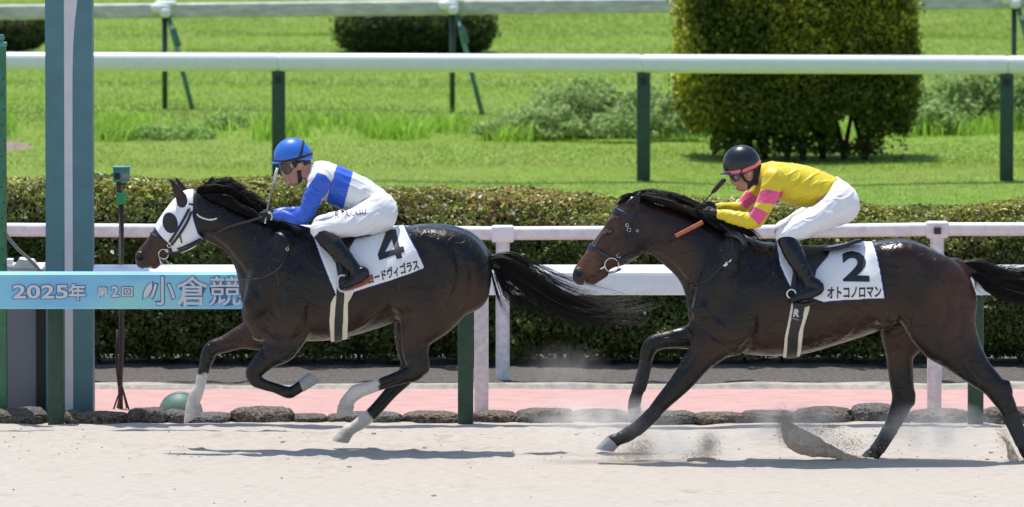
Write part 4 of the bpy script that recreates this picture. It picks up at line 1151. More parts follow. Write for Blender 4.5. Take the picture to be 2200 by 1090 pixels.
ROOT1 = horse_root('racehorse', 'dark brown galloping racehorse in a white hood and number 4 cloth, with white socks', at(690, 700, H1Y)[0], H1Y)
def h1_shape(B, S): h1_trunk(B, S); h1_legs(B, S)
B1 = Beast(H1Y, (268, 370, 1085, 945), .0078, h1_shape, h1_ears, h1_cuts)
V1, Q1 = surf(B1.S, None, 2)
V1 = carve(V1, Q1, H1Y, [([(428, 498), (470, 524), (508, 566), (536, 604)], 8, -3.0), ([(596, 500), (562, 575), (541, 650)], 11, -4.0), ([(642, 512), (616, 590), (596, 660)], 9, -3.0), ([(668, 630), (662, 690), (622, 742)], 11, -4.5), ([(556, 690), (585, 712), (612, 724)], 6, -2.5), ([(536, 610), (560, 650), (600, 690)], 7, 2.0),
  ([(846, 545), (862, 630), (884, 694)], 12, -4.0), ([(972, 505), (988, 590), (958, 676)], 9, -4.0), ([(1012, 556), (1010, 630), (972, 684)], 7, -2.5), ([(905, 500), (930, 560), (915, 640)], 12, -2.5), ([(898, 716), (904, 772)], 4, -2.0), ([(880, 742), (884, 786)], 4, 1.2), ([(560, 735), (572, 770)], 5, -1.8),
  ([(396, 520), (380, 530), (362, 536)], 4, -1.5), ([(384, 462), (366, 500), (340, 524)], 4, -1.6), ([(520, 718), (480, 738)], 4, -1.6), ([(443, 782), (437, 810), (431, 838)], 3, -1.8), ([(872, 806), (830, 822), (790, 836)], 3, -1.8), ([(868, 822), (826, 866), (788, 902)], 3, -1.8), ([(560, 820), (590, 834), (614, 842)], 3, -1.6), ([(440, 756), (452, 770)], 4, 1.6), ([(838, 640), (770, 700), (700, 722)], 5, 1.6)] + [([(700 + 27 * k, 600), (704 + 27 * k, 650), (700 + 27 * k, 700 - 4 * k)], 6, -1.1) for k in range(6)])
BV1 = bvh_of(V1, Q1)
brown, black, white = (.075, .030, .016), (.008, .0065, .006), (.60, .555, .49)
C1, px_, py_ = colour([(330, 520, 75, 60, (.060, .025, .013), .8), (320, 545, 40, 40, (.050, .022, .013), .7), (303, 562, 22, 24, (.026, .017, .013), .5), (301, 552, 7.5, 6.5, (.002, .0015, .0015), .3), (318, 577, 2.5, 6, (.003, .002, .002), .6), (327, 567, 4, 3, (.003, .002, .002), .6), (338, 558, 5, 2.2, (.003, .002, .002), .6), (322, 577, 2.2, 6, (.30, .22, .16), .6), (293, 547, 5, 4, (.06, .05, .045), .8), (870, 690, 60, 60, (.030, .013, .008), .9), (1000, 660, 70, 60, (.035, .015, .009), .9), (520, 720, 80, 30, (.045, .019, .011), .7), (720, 700, 150, 50, (.028, .013, .008), .9),  # shade of the mouth gap is painted into the coat colour
                       (392, 415, 18, 30, (.030, .014, .009), .8)], (.0066, .0043, .0036), V1, B1.s, H1Y)
nz_ = fbm(V1 * 22, 3, 2)
yy = (V1[:, 1] - H1Y) / B1.s
C1 = blend(C1, (py_ - 740 + nz_ * 8) / 30 * (px_ < 500), black)
C1 = blend(C1, (py_ - 740 + nz_ * 8) / 30 * (px_ > 500), black)
C1 = blend(C1, (py_ - 803 - (px_ - 430) * .4 + nz_ * 7) / 5 * (px_ < 470), white)
C1 = blend(C1, (816 - px_ + nz_ * 5) / 5 * (yy < 0) * (px_ > 700) * (py_ > 780), white)
C1 = blend(C1, (793 - px_ + (py_ - 890) * .6 + nz_ * 4) / 5 * (yy > 0) * (px_ > 690) * (py_ > 780), white)
put_b = put('body', mesh_np(V1, Q1, C1), M['coat']); child(put_b, ROOT1)
hoof(ROOT1, H1Y, 38, (398, 872), (430, 876), (393, 915), (432, 893), 14, 20, M['hoof_pale'], B1.s)
hoof(ROOT1, H1Y, -44, (653, 839), (643, 813), (690, 816), (664, 798), 13, 18, M['hoof_grey'], B1.s)
hoof(ROOT1, H1Y, -46, (727, 866), (762, 869), (722, 896), (758, 884), 15, 20, M['hoof_pale'], B1.s)
hoof(ROOT1, H1Y, 46, (733, 923), (759, 936), (711, 950), (748, 956), 14, 20, M['hoof_pale'], B1.s)
hair('tail', [[(1050, 551, -4), (1095, 545, -6), (1145, 572, -4), (1210, 608, -2), (1285, 630, 2), (1400, 672, 6)], [(1052, 556, 0), (1095, 565, 0), (1150, 608, 0), (1225, 655, 0), (1300, 680, 0), (1385, 690, 0)], [(1054, 564, 2), (1085, 590, 2), (1130, 625, 2), (1190, 665, 0), (1250, 695, 0), (1330, 706, -2)]],
     950, 101, H1Y, M['tail_hair'], ROOT1, .0015, .022, .028, .35, .016, 14)
hair('tail_wisps', [[(1060, 556, 0), (1110, 575, 0), (1180, 620, 0), (1280, 645, 0), (1370, 640, 4), (1440, 612, 8)], [(1060, 560, 0), (1105, 590, 0), (1170, 640, 0), (1260, 668, 0), (1340, 668, 0), (1430, 650, 4)], [(1056, 566, 0), (1075, 605, 0), (1092, 636, 0), (1120, 650, 0), (1180, 690, 0), (1300, 735, 0)], [(1056, 566, 0), (1066, 600, 0), (1074, 625, 0), (1082, 640, 0), (1092, 652, 0), (1104, 668, 0)]],
     460, 102, H1Y, M['tail_hair'], ROOT1, .0010, .03, .03, .6, .02, 14)
hair('mane', [[(416, 414, -2), (436, 400, -3), (462, 396, -4), (484, 400, -5), (503, 416, -6)], [(440, 425, -2), (462, 398, -4), (482, 387, -5), (502, 400, -6), (522, 426, -6)], [(475, 437, -2), (497, 408, -4), (518, 408, -6), (538, 424, -7), (556, 448, -8)], [(510, 452, -2), (530, 430, -5), (548, 432, -8), (562, 446, -10), (575, 468, -12)], [(545, 466, -2), (562, 450, -6), (578, 458, -10), (590, 470, -14), (600, 490, -18)]],
     1100, 103, H1Y, M['hair'], ROOT1, .0022, .016, .016, .4, .007, 9)
hair('mane_tufts', [[(440, 424, -2), (452, 406, -2), (466, 394, -2), (480, 386, -2)], [(470, 430, -2), (490, 408, -3), (506, 398, -3), (522, 394, -3)], [(500, 444, -2), (524, 424, -4), (542, 418, -4), (560, 420, -4)], [(530, 456, -2), (552, 440, -5), (568, 440, -6), (584, 446, -6)]],
     160, 105, H1Y, M['hair'], ROOT1, .0020, .012, .014, .35, .006, 8)
hair('mane_fringe', [[(425, 420, -8), (450, 418, -12), (480, 420, -15), (505, 432, -18)], [(470, 440, -8), (495, 436, -14), (522, 444, -20), (545, 462, -24)], [(520, 462, -10), (548, 462, -20), (570, 474, -28), (590, 494, -34)], [(580, 480, -14), (610, 482, -26), (640, 490, -32), (668, 506, -36)]],
     620, 104, H1Y, M['hair'], ROOT1, .0022, .010, .010, .5, .005, 9)

# hood, blinker cups, bridle
HS = B1.grid((270, 395, 470, 595), .0042, 60); h1_trunk(B1, HS)
hood = tag(empty('hood', at(395, 480, H1Y)), 'white cloth hood with dark eye cups on the leading horse', 'hood')
hp = [(405, 404), (392, 408), (378, 420), (366, 432), (354, 447), (342, 465), (331, 486), (341, 500), (351, 511), (363, 521), (368, 527), (371, 539), (384, 546), (397, 541), (416, 540), (422, 528), (436, 511), (426, 501), (418, 476), (414, 461), (416, 438), (417, 404)]
circ = lambda cx, cy, rx, ry, rot=0, n=24: [(cx + rx * math.cos(q) * math.cos(rot) - ry * math.sin(q) * math.sin(rot), cy + rx * math.cos(q) * math.sin(rot) + ry * math.sin(q) * math.cos(rot)) for q in np.linspace(0, 2 * PI, n, endpoint=False)]
eyec = circ(366.8, 477.5, 15.5, 21.5, -.22); earc = circ(392, 432, 12, 13)
o, HV, HQ = B1.shell(HS, hp, 2.6, 'cloth', M['hood_white'], hood, [eyec, earc], 2, .5)
BVH_ = bvh_of(HV, HQ)
B1.shell(HS, hp, 1.9, 'edging', M['cloth_blue'], hood, [circ(366.8, 477.5, 15.0, 21.0, -.22), circ(392, 432, 11, 12)], 2, 0, 1.6)
o, _, _ = B1.shell(HS, circ(366.8, 477.5, 15.2, 21.2, -.22), 2.2, 'eye_cup', mat('dark eye cup mesh', (.016, .012, .013), .5, bump=(200, .3, .002)), hood, (), 1)
b_ = B1.poly(HS, circ(366.8, 477.5, 16.8, 22.8, -.22)); b2_ = B1.poly(HS, circ(366.8, 477.5, 14.6, 20.6, -.22))
V, Q = surf(HS, np.maximum(np.maximum(HS.f - 3.3 * B1.s, b_), -b2_), 1); sub_(put('eye_cup_rim', mesh_np(V, Q), M['cloth_blue']), o)
B1.strap([(377, 424), (386, 428)], 4, 'band', M['leather_blue'], hood, BVH_); B1.strap([(402, 434), (416, 439)], 4.5, 'band', M['leather_blue'], hood, BVH_)
B1.strap([(383, 535), (392, 531), (408, 524), (432, 512)], 7.5, 'chin_strap', M['leather_blue'], hood, BVH_, .005)
hood_bvh = bvh_of(HV, HQ)
br = tag(empty('bridle', at(420, 440, H1Y)), 'dark bridle with ring bit and reins worn over the white hood', 'bridle')
B1.shell(HS, [(415, 400), (424, 400), (426, 448), (416, 448)], 3.4, 'headpiece', M['leather'], br)
B1.strap([(408, 446), (398, 466), (386, 487), (374, 506), (363, 522)], 5.5, 'cheekpiece', M['leather_blue'], br, hood_bvh, .005, .002)
B1.strap([(413, 452), (404, 474), (393, 493), (381, 510), (369, 525), (364, 530)], 5.5, 'cheekpiece', M['leather'], br, hood_bvh, .006, .003)
B1.strap([(388, 502), (390, 512), (392, 520)], 2.5, 'loose_strap', M['leather'], br, hood_bvh, .004, .004)
B1.shell(HS, [(319, 495), (324, 499), (344, 509), (361, 517), (361, 521), (343, 514), (322, 503), (317, 499)], 2.2, 'noseband', M['leather'], br)
B1.ring((352, 545), 10.5, .0035, 'bit_ring', M['steel'], br, -19)
B1.ring((364, 527), 3.6, .003, 'buckle', M['steel'], br, -24); B1.ring((359, 537), 2.4, .005, 'stud', M['steel'], br, -22)
mb = MB(); pts = [(at(x, y, H1Y)[0], H1Y - 21 * B1.s, at(x, y, H1Y)[2]) for x, y in ((343, 553), (347, 562), (355, 568), (362, 573), (366, 572), (362, 564), (357, 556))]; mb.tube(resample(pts, .006), .0018, 6)
mb.tube([(at(x, y, H1Y)[0], H1Y - 20 * B1.s, at(x, y, H1Y)[2]) for x, y in ((341, 546), (345, 560), (348, 570))], .0032, 6); child(mb.build('bit_loop', M['steel'], None, True), br)
B1.strap([(362, 545, -22), (400, 534, -36), (440, 512, -40), (491, 487, -44), (530, 475, -46), (566, 464, -48)], 5, 'rein', M['leather'], br, None, .006)
B1.strap([(362, 545, 22), (400, 534, 36), (440, 512, 40), (491, 487, 44), (530, 475, 46), (566, 464, 44)], 5, 'rein', M['leather'], br, None, .006)
mg = tag(empty('martingale', at(590, 560, H1Y)), 'black breast strap with a curved bright fitting round the neck of the leading horse', 'harness')
B1.strap([(622, 525), (617, 545), (607, 565), (592, 580), (572, 590), (548, 597), (520, 598)], 5, 'breast_strap', M['leather'], mg, BV1, .005)
B1.strap([(596, 578), (600, 595), (601, 612)], 4, 'hanging_strap', M['leather'], mg, BV1, .004)
B1.strap([(423, 458), (430, 464), (442, 469), (455, 471), (468, 468)], 3.4, 'neck_fitting', M['steel'], mg, BV1, .005, .004)
B1.ring((619, 531), 3.0, .0025, 'ring', M['steel'], mg, -72)

# saddle cloth, girth, saddle
cp = [(674, 505), (690, 490), (740, 480), (800, 478), (851, 478), (868, 484), (880, 506), (896, 534), (906, 555), (912, 570), (880, 583), (830, 600), (763, 621), (725, 631), (712, 600), (695, 558)]
cl = tag(empty('number_cloth', at(790, 560, H1Y)), 'white saddle cloth with a black 4, beneath the blue and white jockey', 'saddle cloth')
o, CV, CQ = B1.shell(B1.bare, cp, 4.6, 'cloth', M['cloth_white'], cl, (), 2, .5)
sub_(B1.shell(B1.bare, cp, 3.4, 'edging', M['cloth_blue'], None, (), 2, 0, 2.0)[0], o)
CB1 = bvh_of(CV, CQ)
FOUR = ([(830.6, 494.8), (850.8, 491.5), (859.9, 526.5), (868, 524.8), (870.4, 536.8), (862.8, 538.4), (865.6, 548.7), (853.7, 551.6), (850.8, 542.5), (816.2, 554.4), (812.7, 542.5)], [(842.5, 511), (828.2, 537.3), (848.5, 531.3)])
bm = bmesh.new(); ed = []
for loop in FOUR:
    vs = [bm.verts.new(at(x, y, H1Y)) for x, y in loop]; ed += [bm.edges.new((vs[k], vs[(k + 1) % len(vs)])) for k in range(len(vs))]
bmesh.ops.triangle_fill(bm, use_beauty=True, edges=ed, normal=(0, -1, 0)); bmesh.ops.subdivide_edges(bm, edges=bm.edges[:], cuts=5, use_grid_fill=True)
for v in bm.verts:
    h = CB1.ray_cast(Vector((v.co.x, H1Y - 3, v.co.z)), Vector((0, 1, 0)))
    if h[0] is not None: v.co = h[0] + (h[1] if h[1].y < 0 else -h[1]) * .003
me = bpy.data.meshes.new('number'); bm.to_mesh(me); bm.free(); sub_(put('number', me, M['ink'], smooth=False), o)
sub_(lettering('lettering', 'ロードヴィゴラス', (794, 606), (902, 573), (790, 583), H1Y, M['ink'], None, CB1, .030, .003, 1), o)
sd = tag(empty('saddle', at(740, 520, H1Y)), 'small black racing saddle with a cream edged girth under the blue jockey', 'saddle')
B1.shell(B1.bare, [(668, 488), (760, 484), (806, 488), (800, 503), (764, 510), (752, 530), (760, 560), (748, 600), (738, 625), (724, 625), (728, 590), (722, 560), (700, 530)], 8.5, 'flap', M['leather'], sd, (), 2)
B1.shell(B1.bare, [(724, 626), (718, 634), (712, 646), (709, 685), (711, 740), (746, 740), (749, 683), (749, 645), (757, 632), (763, 619), (745, 612)], 4.0, 'girth', M['cream'], sd, (), 2)
B1.shell(B1.bare, [(725, 618), (742, 614), (740, 660), (736, 722), (734, 745), (718, 745), (720, 680)], 6.0, 'girth_strap', M['girth_black'], sd, (), 2)
B1.shell(B1.bare, [(728.5, 622), (731, 622), (727, 745), (724, 745)], 6.8, 'webbing_line', M['wrap'], sd, (), 1)

# ---------------------------------------------------------------- second horse
def h2_trunk(B, S):
    B.add(S, [(1545, 690, 0, 64, 48), (1580, 648, 0, 102, 62), (1630, 642, 0, 122, 76), (1700, 648, 0, 116, 85), (1764, 641, 0, 106, 88), (1830, 626, 0, 100, 88), (1890, 613, 0, 91, 84), (1938, 606, 0, 87, 82), (1985, 622, 0, 84, 80), (2012, 636, 0, 82, 72)], 20, 4)
    B.add(S, [(1385, 487, 0, 53, 26), (1426, 499, 0, 55, 30), (1468, 521, 0, 64, 36), (1512, 547, 0, 76, 46), (1552, 582, 0, 90, 58)], 26, 5)
    B.add(S, [(1362, 463, 0, 42, 26), (1340, 513, 0, 50, 31), (1306, 540, 0, 38, 22), (1276, 566, 0, 28, 18), (1253, 587, 0, 22, 17)], 16, 6)
    B.add(S, [(1247, 598, 0, 15, 14)], 8, 1)
    B.add(S, [(1296, 586, 0, 12, 11), (1273, 600, 0, 12.5, 11)], 6, 3)
    for sg in (-1, 1):
        B.add(S, [(1348, 524, sg * 20, 32, 13)], 8, 1)
        B.add(S, [(1318, 474, sg * 22, 10, 7), (1308, 484, sg * 23, 9, 6)], 6, 2)
        B.add(S, [(1300, 505, sg * 18, 7, 5), (1276, 540, sg * 14, 5, 4)], 6, 3)
        B.add(S, [(1242, 585, sg * 13, 10, 6)], 5, 1)
        B.add(S, [(1570, 530, sg * 46, 24, 22), (1540, 600, sg * 54, 32, 22), (1512, 665, sg * 50, 27, 20)], 22, 4)
        B.add(S, [(1595, 620, sg * 58, 36, 24), (1590, 690, sg * 62, 38, 24), (1575, 730, sg * 50, 30, 22)], 20, 4)
        B.add(S, [(1510, 700, sg * 26, 27, 26), (1530, 740, sg * 24, 24, 22)], 16, 3)
        B.add(S, [(1900, 552, sg * 44, 32, 32), (1950, 560, sg * 48, 42, 32), (2015, 610, sg * 42, 56, 32), (2045, 650, sg * 36, 52, 28)], 22, 4)
        B.add(S, [(1905, 600, sg * 66, 30, 18), (1905, 670, sg * 64, 26, 18)], 18, 3)
    B.add(S, [(2052, 572, 0, 18, 16), (2072, 576, 0, 13, 12), (2092, 584, 0, 9, 9)], 12, 3)

def h2_legs(B, S):
    # near fore, landing
    B.add(S, [(1570, 690, -44, 56, 26), (1535, 727, -44, 46, 26), (1504, 765, -44, 32, 22), (1464, 817, -44, 24, 17), (1425, 859, -44, 18, 15), (1396, 892, -44, 14.5, 11.5), (1369, 917, -44, 14.5, 11), (1347, 931, -44, 15.5, 13), (1328, 940, -44, 13.5, 12), (1317, 945, -44, 15.5, 14)], 14, 5)
    # far fore, lifted
    B.add(S, [(1550, 700, 36, 46, 26), (1500, 724, 38, 30, 20), (1442, 732, 38, 19.5, 15), (1406, 741, 38, 18, 14), (1392, 760, 38, 16, 13), (1387, 788, 38, 12.5, 11), (1377, 827, 38, 13.5, 11), (1368, 852, 38, 13, 11), (1365, 864, 38, 14, 12), (1362, 880, 38, 13, 12)], 14, 5)
    # near hind, pushing off behind
    B.add(S, [(2000, 634, -40, 84, 44), (2022, 698, -46, 72, 38), (2056, 746, -46, 50, 30), (2093, 790, -46, 34, 22), (2128, 822, -46, 26, 18), (2146, 844, -46, 24, 16), (2161, 869, -46, 20, 14), (2178, 910, -46, 16, 12), (2192, 942, -46, 14.5, 11), (2203, 965, -46, 15.5, 13), (2211, 978, -46, 14, 13)], 16, 5)
    B.add(S, [(2160, 822, -46, 9, 8), (2166, 836, -46, 7, 7)], 8, 2)
    # far hind, planted
    B.add(S, [(1990, 640, 40, 78, 42), (1952, 706, 46, 58, 34), (1936, 760, 46, 32, 22), (1938, 815, 46, 26.5, 17), (1942, 858, 46, 24, 16), (1930, 895, 46, 20, 14), (1912, 930, 46, 15.5, 12), (1895, 958, 46, 14.5, 11), (1882, 976, 46, 15, 13), (1870, 986, 46, 15, 14)], 16, 5)
    B.add(S, [(1960, 852, 46, 8, 8), (1960, 868, 46, 8, 7)], 8, 2)
def h2_ears(B, S):
    for sg, dx in ((-1, 0), (1, -6)):
        B.add(S, [(1358 + dx, 446, sg * 18, 13, 9), (1364 + dx, 434, sg * 21, 11.5, 8), (1370 + dx, 423, sg * 22, 7.5, 5.5), (1375 + dx, 413, sg * 21, 2.6, 2.2)], 5, 5)
        B.sub(S, [(1360 + dx, 436, sg * 30, 6, 5), (1368 + dx, 424, sg * 28, 3, 3)], 3, 3)
def h2_cuts(B, S):
    for sg in (-1, 1):
        B.sub(S, [(1242, 586, sg * 20, 9, 7)], 3, 1)
        B.sub(S, [(1310, 494, sg * 30, 7, 3)], 3, 1)
        B.sub(S, [(1258, 612, sg * 18, 2.2, 8), (1270, 597, sg * 18, 2.0, 7), (1290, 582, sg * 18, 2, 6)], 2, 3)

ROOT2 = horse_root('racehorse', 'brown bay racehorse in a number 2 cloth following behind under the yellow jockey', at(1750, 700, H2Y)[0], H2Y)
def h2_shape(B, S): h2_trunk(B, S); h2_legs(B, S)
B2 = Beast(H2Y, (1212, 398, 2245, 1000), .0078, h2_shape, h2_ears, h2_cuts)
V2, Q2 = surf(B2.S, None, 2)
V2 = carve(V2, Q2, H2Y, [([(1392, 540), (1432, 560), (1470, 600), (1496, 640)], 8, -3.0), ([(1562, 515), (1530, 590), (1504, 665)], 11, -4.0), ([(1606, 530), (1584, 605), (1566, 675)], 9, -3.0), ([(1636, 650), (1630, 712), (1580, 764)], 11, -4.5), ([(1520, 705), (1548, 728), (1574, 740)], 6, -2.5), ([(1500, 640), (1530, 680), (1566, 706)], 7, 2.0),
  ([(1876, 570), (1890, 655), (1912, 716)], 12, -4.0), ([(2020, 560), (2036, 640), (2020, 720)], 9, -4.0), ([(2062, 600), (2066, 670), (2060, 730)], 7, -2.5), ([(1944, 540), (1966, 600), (1956, 690)], 12, -2.5), ([(2080, 770), (2118, 812)], 5, -2.2), ([(2055, 760), (2096, 806)], 4, 1.4), ([(1500, 745), (1470, 800)], 5, -2.0), ([(1488, 780), (1446, 832)], 4, 1.2),
  ([(1356, 545), (1338, 560), (1316, 570)], 4, -1.5), ([(1326, 492), (1306, 530), (1280, 556)], 4, -1.8), ([(1296, 498), (1284, 520), (1268, 548)], 3, 1.2), ([(1930, 740), (1932, 800)], 5, -1.8), ([(1416, 872), (1384, 908), (1354, 930)], 3, -1.8), ([(1388, 790), (1378, 830), (1370, 856)], 3, -1.8), ([(1926, 900), (1908, 938), (1888, 968)], 3, -1.8), ([(2158, 862), (2178, 908), (2196, 946)], 3, -1.8), ([(1868, 660), (1800, 728), (1730, 748)], 5, 1.6)] + [([(1700 + 27 * k, 625), (1704 + 27 * k, 680), (1700 + 27 * k, 735 - 5 * k)], 6, -1.1) for k in range(6)])
BV2 = bvh_of(V2, Q2)
C2, px_, py_ = colour([(1275, 545, 70, 90, (.042, .017, .009), .8), (1250, 555, 34, 36, (.10, .038, .017), .8), (1240, 599, 24, 22, (.022, .015, .012), .5), (1243, 586, 8.5, 6, (.002, .0015, .0015), .3), (1246, 577, 8, 3, (.10, .075, .06), .8), (1257, 609, 2.4, 6, (.25, .19, .14), .6), (1262, 604, 2.5, 5, (.003, .002, .002), .6), (1275, 592, 7, 2.4, (.003, .002, .002), .6), (1290, 582, 6, 2.2, (.003, .002, .002), .6), (1309, 494, 13, 9, (.012, .007, .005), .6), (1318, 477, 9, 5, (.13, .06, .035), .8), (1300, 480, 5, 10, (.10, .04, .022), .8), (1320, 470, 34, 34, (.060, .024, .012), .7), (1420, 480, 60, 50, (.024, .010, .0065), .9), (1450, 560, 50, 60, (.030, .0125, .0075), .9), (2060, 640, 70, 90, (.048, .018, .009), .9),  # mouth gap shade and the highlight above the nostril are painted in
                       (1900, 740, 60, 70, (.055, .021, .010), .8), (1820, 690, 180, 60, (.030, .0125, .0075), .9), (1600, 740, 110, 40, (.030, .0125, .0075), .9), (1960, 545, 90, 50, (.022, .010, .007), .9)], (.0080, .0050, .0041), V2, B2.s, H2Y)
C2 = blend(C2, (py_ - 775) / 60, black)
C2 = blend(C2, (py_ - 735 + (1480 - px_) * .2) / 25 * (px_ < 1470), black)
child(put('body', mesh_np(V2, Q2, C2), M['coat']), ROOT2)
for sg in (-1, 1):
    bm = bmesh.new(); bmesh.ops.create_uvsphere(bm, u_segments=20, v_segments=12, radius=7.5 * B2.s); me = bpy.data.meshes.new('eye'); bm.to_mesh(me); bm.free()
    p = at(1310, 494, H2Y); child(put('eye', me, M['eye'], loc=(p[0], H2Y + sg * 23.0 * B2.s, p[2])), ROOT2)
hoof(ROOT2, H2Y, -44, (1304, 933), (1329, 955), (1278, 960), (1318, 967), 15, 20, M['hoof_grey'], B2.s)
hoof(ROOT2, H2Y, 38, (1349, 882), (1377, 876), (1350, 907), (1379, 889), 13, 18, M['hoof_grey'], B2.s)
hoof(ROOT2, H2Y, -46, (2199, 976), (2226, 976), (2197, 998), (2224, 994), 14, 18, M['hoof_dark'], B2.s)
hoof(ROOT2, H2Y, 46, (1860, 975), (1884, 990), (1845, 992), (1874, 1000), 14, 19, M['hoof_dark'], B2.s)
hair('tail', [[(2070, 563, -4), (2105, 560, -6), (2150, 578, -6), (2200, 578, -4), (2270, 570, 0), (2350, 575, 4)], [(2072, 570, 0), (2110, 582, 0), (2160, 604, 0), (2210, 612, 0), (2280, 618, 0), (2360, 630, 0)], [(2076, 580, 2), (2100, 605, 2), (2130, 630, 2), (2180, 645, 0), (2250, 655, 0), (2330, 670, -2)]],
     1200, 111, H2Y, M['tail_hair'], ROOT2, .0018, .014, .022, .5, .010, 12)
hair('tail_wisps', [[(2080, 580, -8), (2094, 600, -10), (2100, 625, -10), (2112, 640, -8), (2135, 655, -4)], [(2090, 580, 0), (2130, 595, 0), (2160, 575, 0), (2185, 552, 0), (2215, 535, 0)], [(2090, 585, 0), (2130, 630, 0), (2170, 655, 0), (2220, 650, 0), (2300, 660, 0)]],
     240, 112, H2Y, M['tail_hair'], ROOT2, .0011, .016, .02, .6, .014, 12)
hair('mane', [[(1342, 432, -4), (1356, 418, -6), (1376, 410, -8), (1400, 410, -8), (1432, 418, -8), (1450, 424, -6)], [(1380, 428, -4), (1404, 412, -8), (1432, 414, -10), (1458, 424, -12), (1484, 434, -14), (1508, 446, -14)], [(1420, 440, -4), (1448, 424, -10), (1474, 430, -14), (1498, 440, -18), (1520, 452, -22), (1542, 466, -24)], [(1470, 456, -4), (1496, 442, -10), (1520, 450, -16), (1544, 462, -20), (1570, 476, -24), (1596, 494, -26)], [(1540, 474, -4), (1562, 466, -10), (1584, 478, -16), (1604, 490, -20), (1626, 504, -24), (1642, 520, -28)]],
     1700, 113, H2Y, M['hair'], ROOT2, .0022, .008, .012, .6, .004, 10)
hair('mane_fringe', [[(1352, 420, -2), (1380, 414, -10), (1412, 416, -14), (1446, 428, -18)], [(1370, 424, -10), (1400, 424, -22), (1430, 432, -26), (1456, 442, -28)], [(1404, 428, -8), (1440, 434, -22), (1470, 448, -30), (1500, 462, -34)], [(1450, 440, -6), (1488, 448, -24), (1516, 466, -34), (1540, 480, -38)], [(1506, 456, -6), (1540, 466, -26), (1570, 484, -36), (1596, 500, -42)], [(1556, 472, -6), (1590, 484, -28), (1616, 500, -38), (1642, 518, -44)]],
     2000, 114, H2Y, M['hair'], ROOT2, .0022, .009, .012, .55, .004, 9)
hair('forelock', [[(1362, 420, -4), (1350, 420, -8), (1338, 430, -10), (1330, 442, -10)], [(1366, 418, 4), (1352, 416, 4), (1338, 424, 4), (1326, 438, 2)]], 220, 115, H2Y, M['hair'], ROOT2, .0020, .007, .010, .6, .004, 8)
def wrap(px_poly, yside):
    d = B2.poly(B2.bare, px_poly); f = np.maximum(np.maximum(B2.bare.f - 1.5 * B2.s, d), yside * (B2.bare.ax[1][None, :, None] - H2Y))
    V, Q = surf(B2.bare, f, 2)
    o = put('leg_wrap', mesh_np(V, Q), M['wrap']); tag(o, 'dusty dark wrap around the lower leg of the second horse', 'leg wrap', 'leg wraps of the second horse'); return o
wraps = [wrap([(1365, 775), (1415, 782), (1400, 848), (1345, 838)], -1), wrap([(1395, 872), (1425, 892), (1385, 940), (1340, 915)], 1), wrap([(1890, 915), (1945, 935), (1912, 985), (1868, 965)], -1), wrap([(2150, 890), (2200, 872), (2225, 960), (2170, 955)], 1)]
for o, t in zip(wraps, ('lifted far foreleg', 'landing near foreleg', 'planted hind leg', 'stretched hind leg at the right edge')):
    o['label'] = 'dusty dark wrap on the ' + t + ' of the second horse'

HS2 = B2.grid((1215, 405, 1460, 630), .0042, 60); h2_trunk(B2, HS2)
br = tag(empty('bridle', at(1360, 480, H2Y)), 'dark leather bridle with large ring bit and orange rein grips on the bare-headed horse', 'bridle')
B2.shell(HS2, [(1311, 445), (1316, 441), (1345, 456), (1362, 464), (1360, 472), (1340, 465), (1310, 453)], 2.6, 'browband', M['leather_blue'], br)
B2.shell(HS2, [(1259, 524), (1266, 519), (1290, 536), (1312, 548), (1310, 556), (1288, 545), (1258, 531)], 2.8, 'noseband', M['leather_blue'], br)
B2.shell(HS2, [(1352, 405), (1362, 405), (1368, 440), (1360, 466), (1351, 462), (1354, 440)], 2.4, 'headpiece', M['leather'], br)
hb2 = bvh_of(*surf(HS2, None, 1))
B2.strap([(1357, 464), (1350, 482), (1346, 500), (1340, 522), (1332, 545), (1328, 552)], 4.5, 'cheekpiece', M['leather'], br, hb2)
B2.strap([(1349, 490), (1350, 508), (1346, 524), (1352, 532)], 3, 'strap_end', M['leather'], br, hb2, .005, .003)
B2.strap([(1362, 466), (1376, 490), (1394, 510), (1398, 536), (1392, 552), (1385, 556)], 4, 'throat_strap', M['leather'], br, hb2)
B2.strap([(1310, 552), (1322, 538), (1328, 520)], 2.5, 'flash_strap', M['leather'], br, hb2)
for c, r_ in (((1347, 482), 3.2), ((1351, 492), 4.0), ((1329, 548), 4.0), ((1369, 494), 2.5)): B2.ring(c, r_, .002, 'buckle', M['steel'], br, -34 if c[0] > 1340 else -28)
B2.ring((1314, 568), 15, .0036, 'bit_ring', M['steel'], br, -25)
mb = MB(); mb.tube([(at(x, y, H2Y)[0], H2Y + yo * B2.s, at(x, y, H2Y)[2]) for x, y, yo in ((1300, 571, -24), (1290, 577, -16), (1284, 580, 0), (1290, 577, 16))], .006, 8); child(mb.build('bit', M['steel'], None, True), br)
B2.strap([(1308, 586), (1322, 583), (1334, 578)], 5, 'curb_strap', M['leather'], br, None, .012)
B2.ring((1335, 581), 3, .002, 'buckle', M['steel'], br, -14)
for sg in (-1, 1):
    B2.strap([(1326, 560, sg * 26), (1352, 551, sg * 36), (1384, 540, sg * 40), (1410, 524, sg * 44), (1450, 504, sg * 47), (1480, 488, sg * 50), (1508, 472, sg * 50)], 4.5, 'rein', M['leather'], br, None, .006)
    B2.strap([(1450, 504.5, sg * 48), (1478, 490, sg * 51), (1509, 474, sg * 51)], 9, 'rein_grip', M['rein_grip'], br, None, .012)
mg = tag(empty('martingale', at(1550, 560, H2Y)), 'black breast strap with bright fittings across the shoulder of the second horse', 'harness')
B2.strap([(1572, 508), (1571, 530), (1562, 552), (1545, 574), (1522, 594), (1500, 605), (1476, 611)], 4.5, 'breast_strap', M['leather'], mg, BV2, .005)
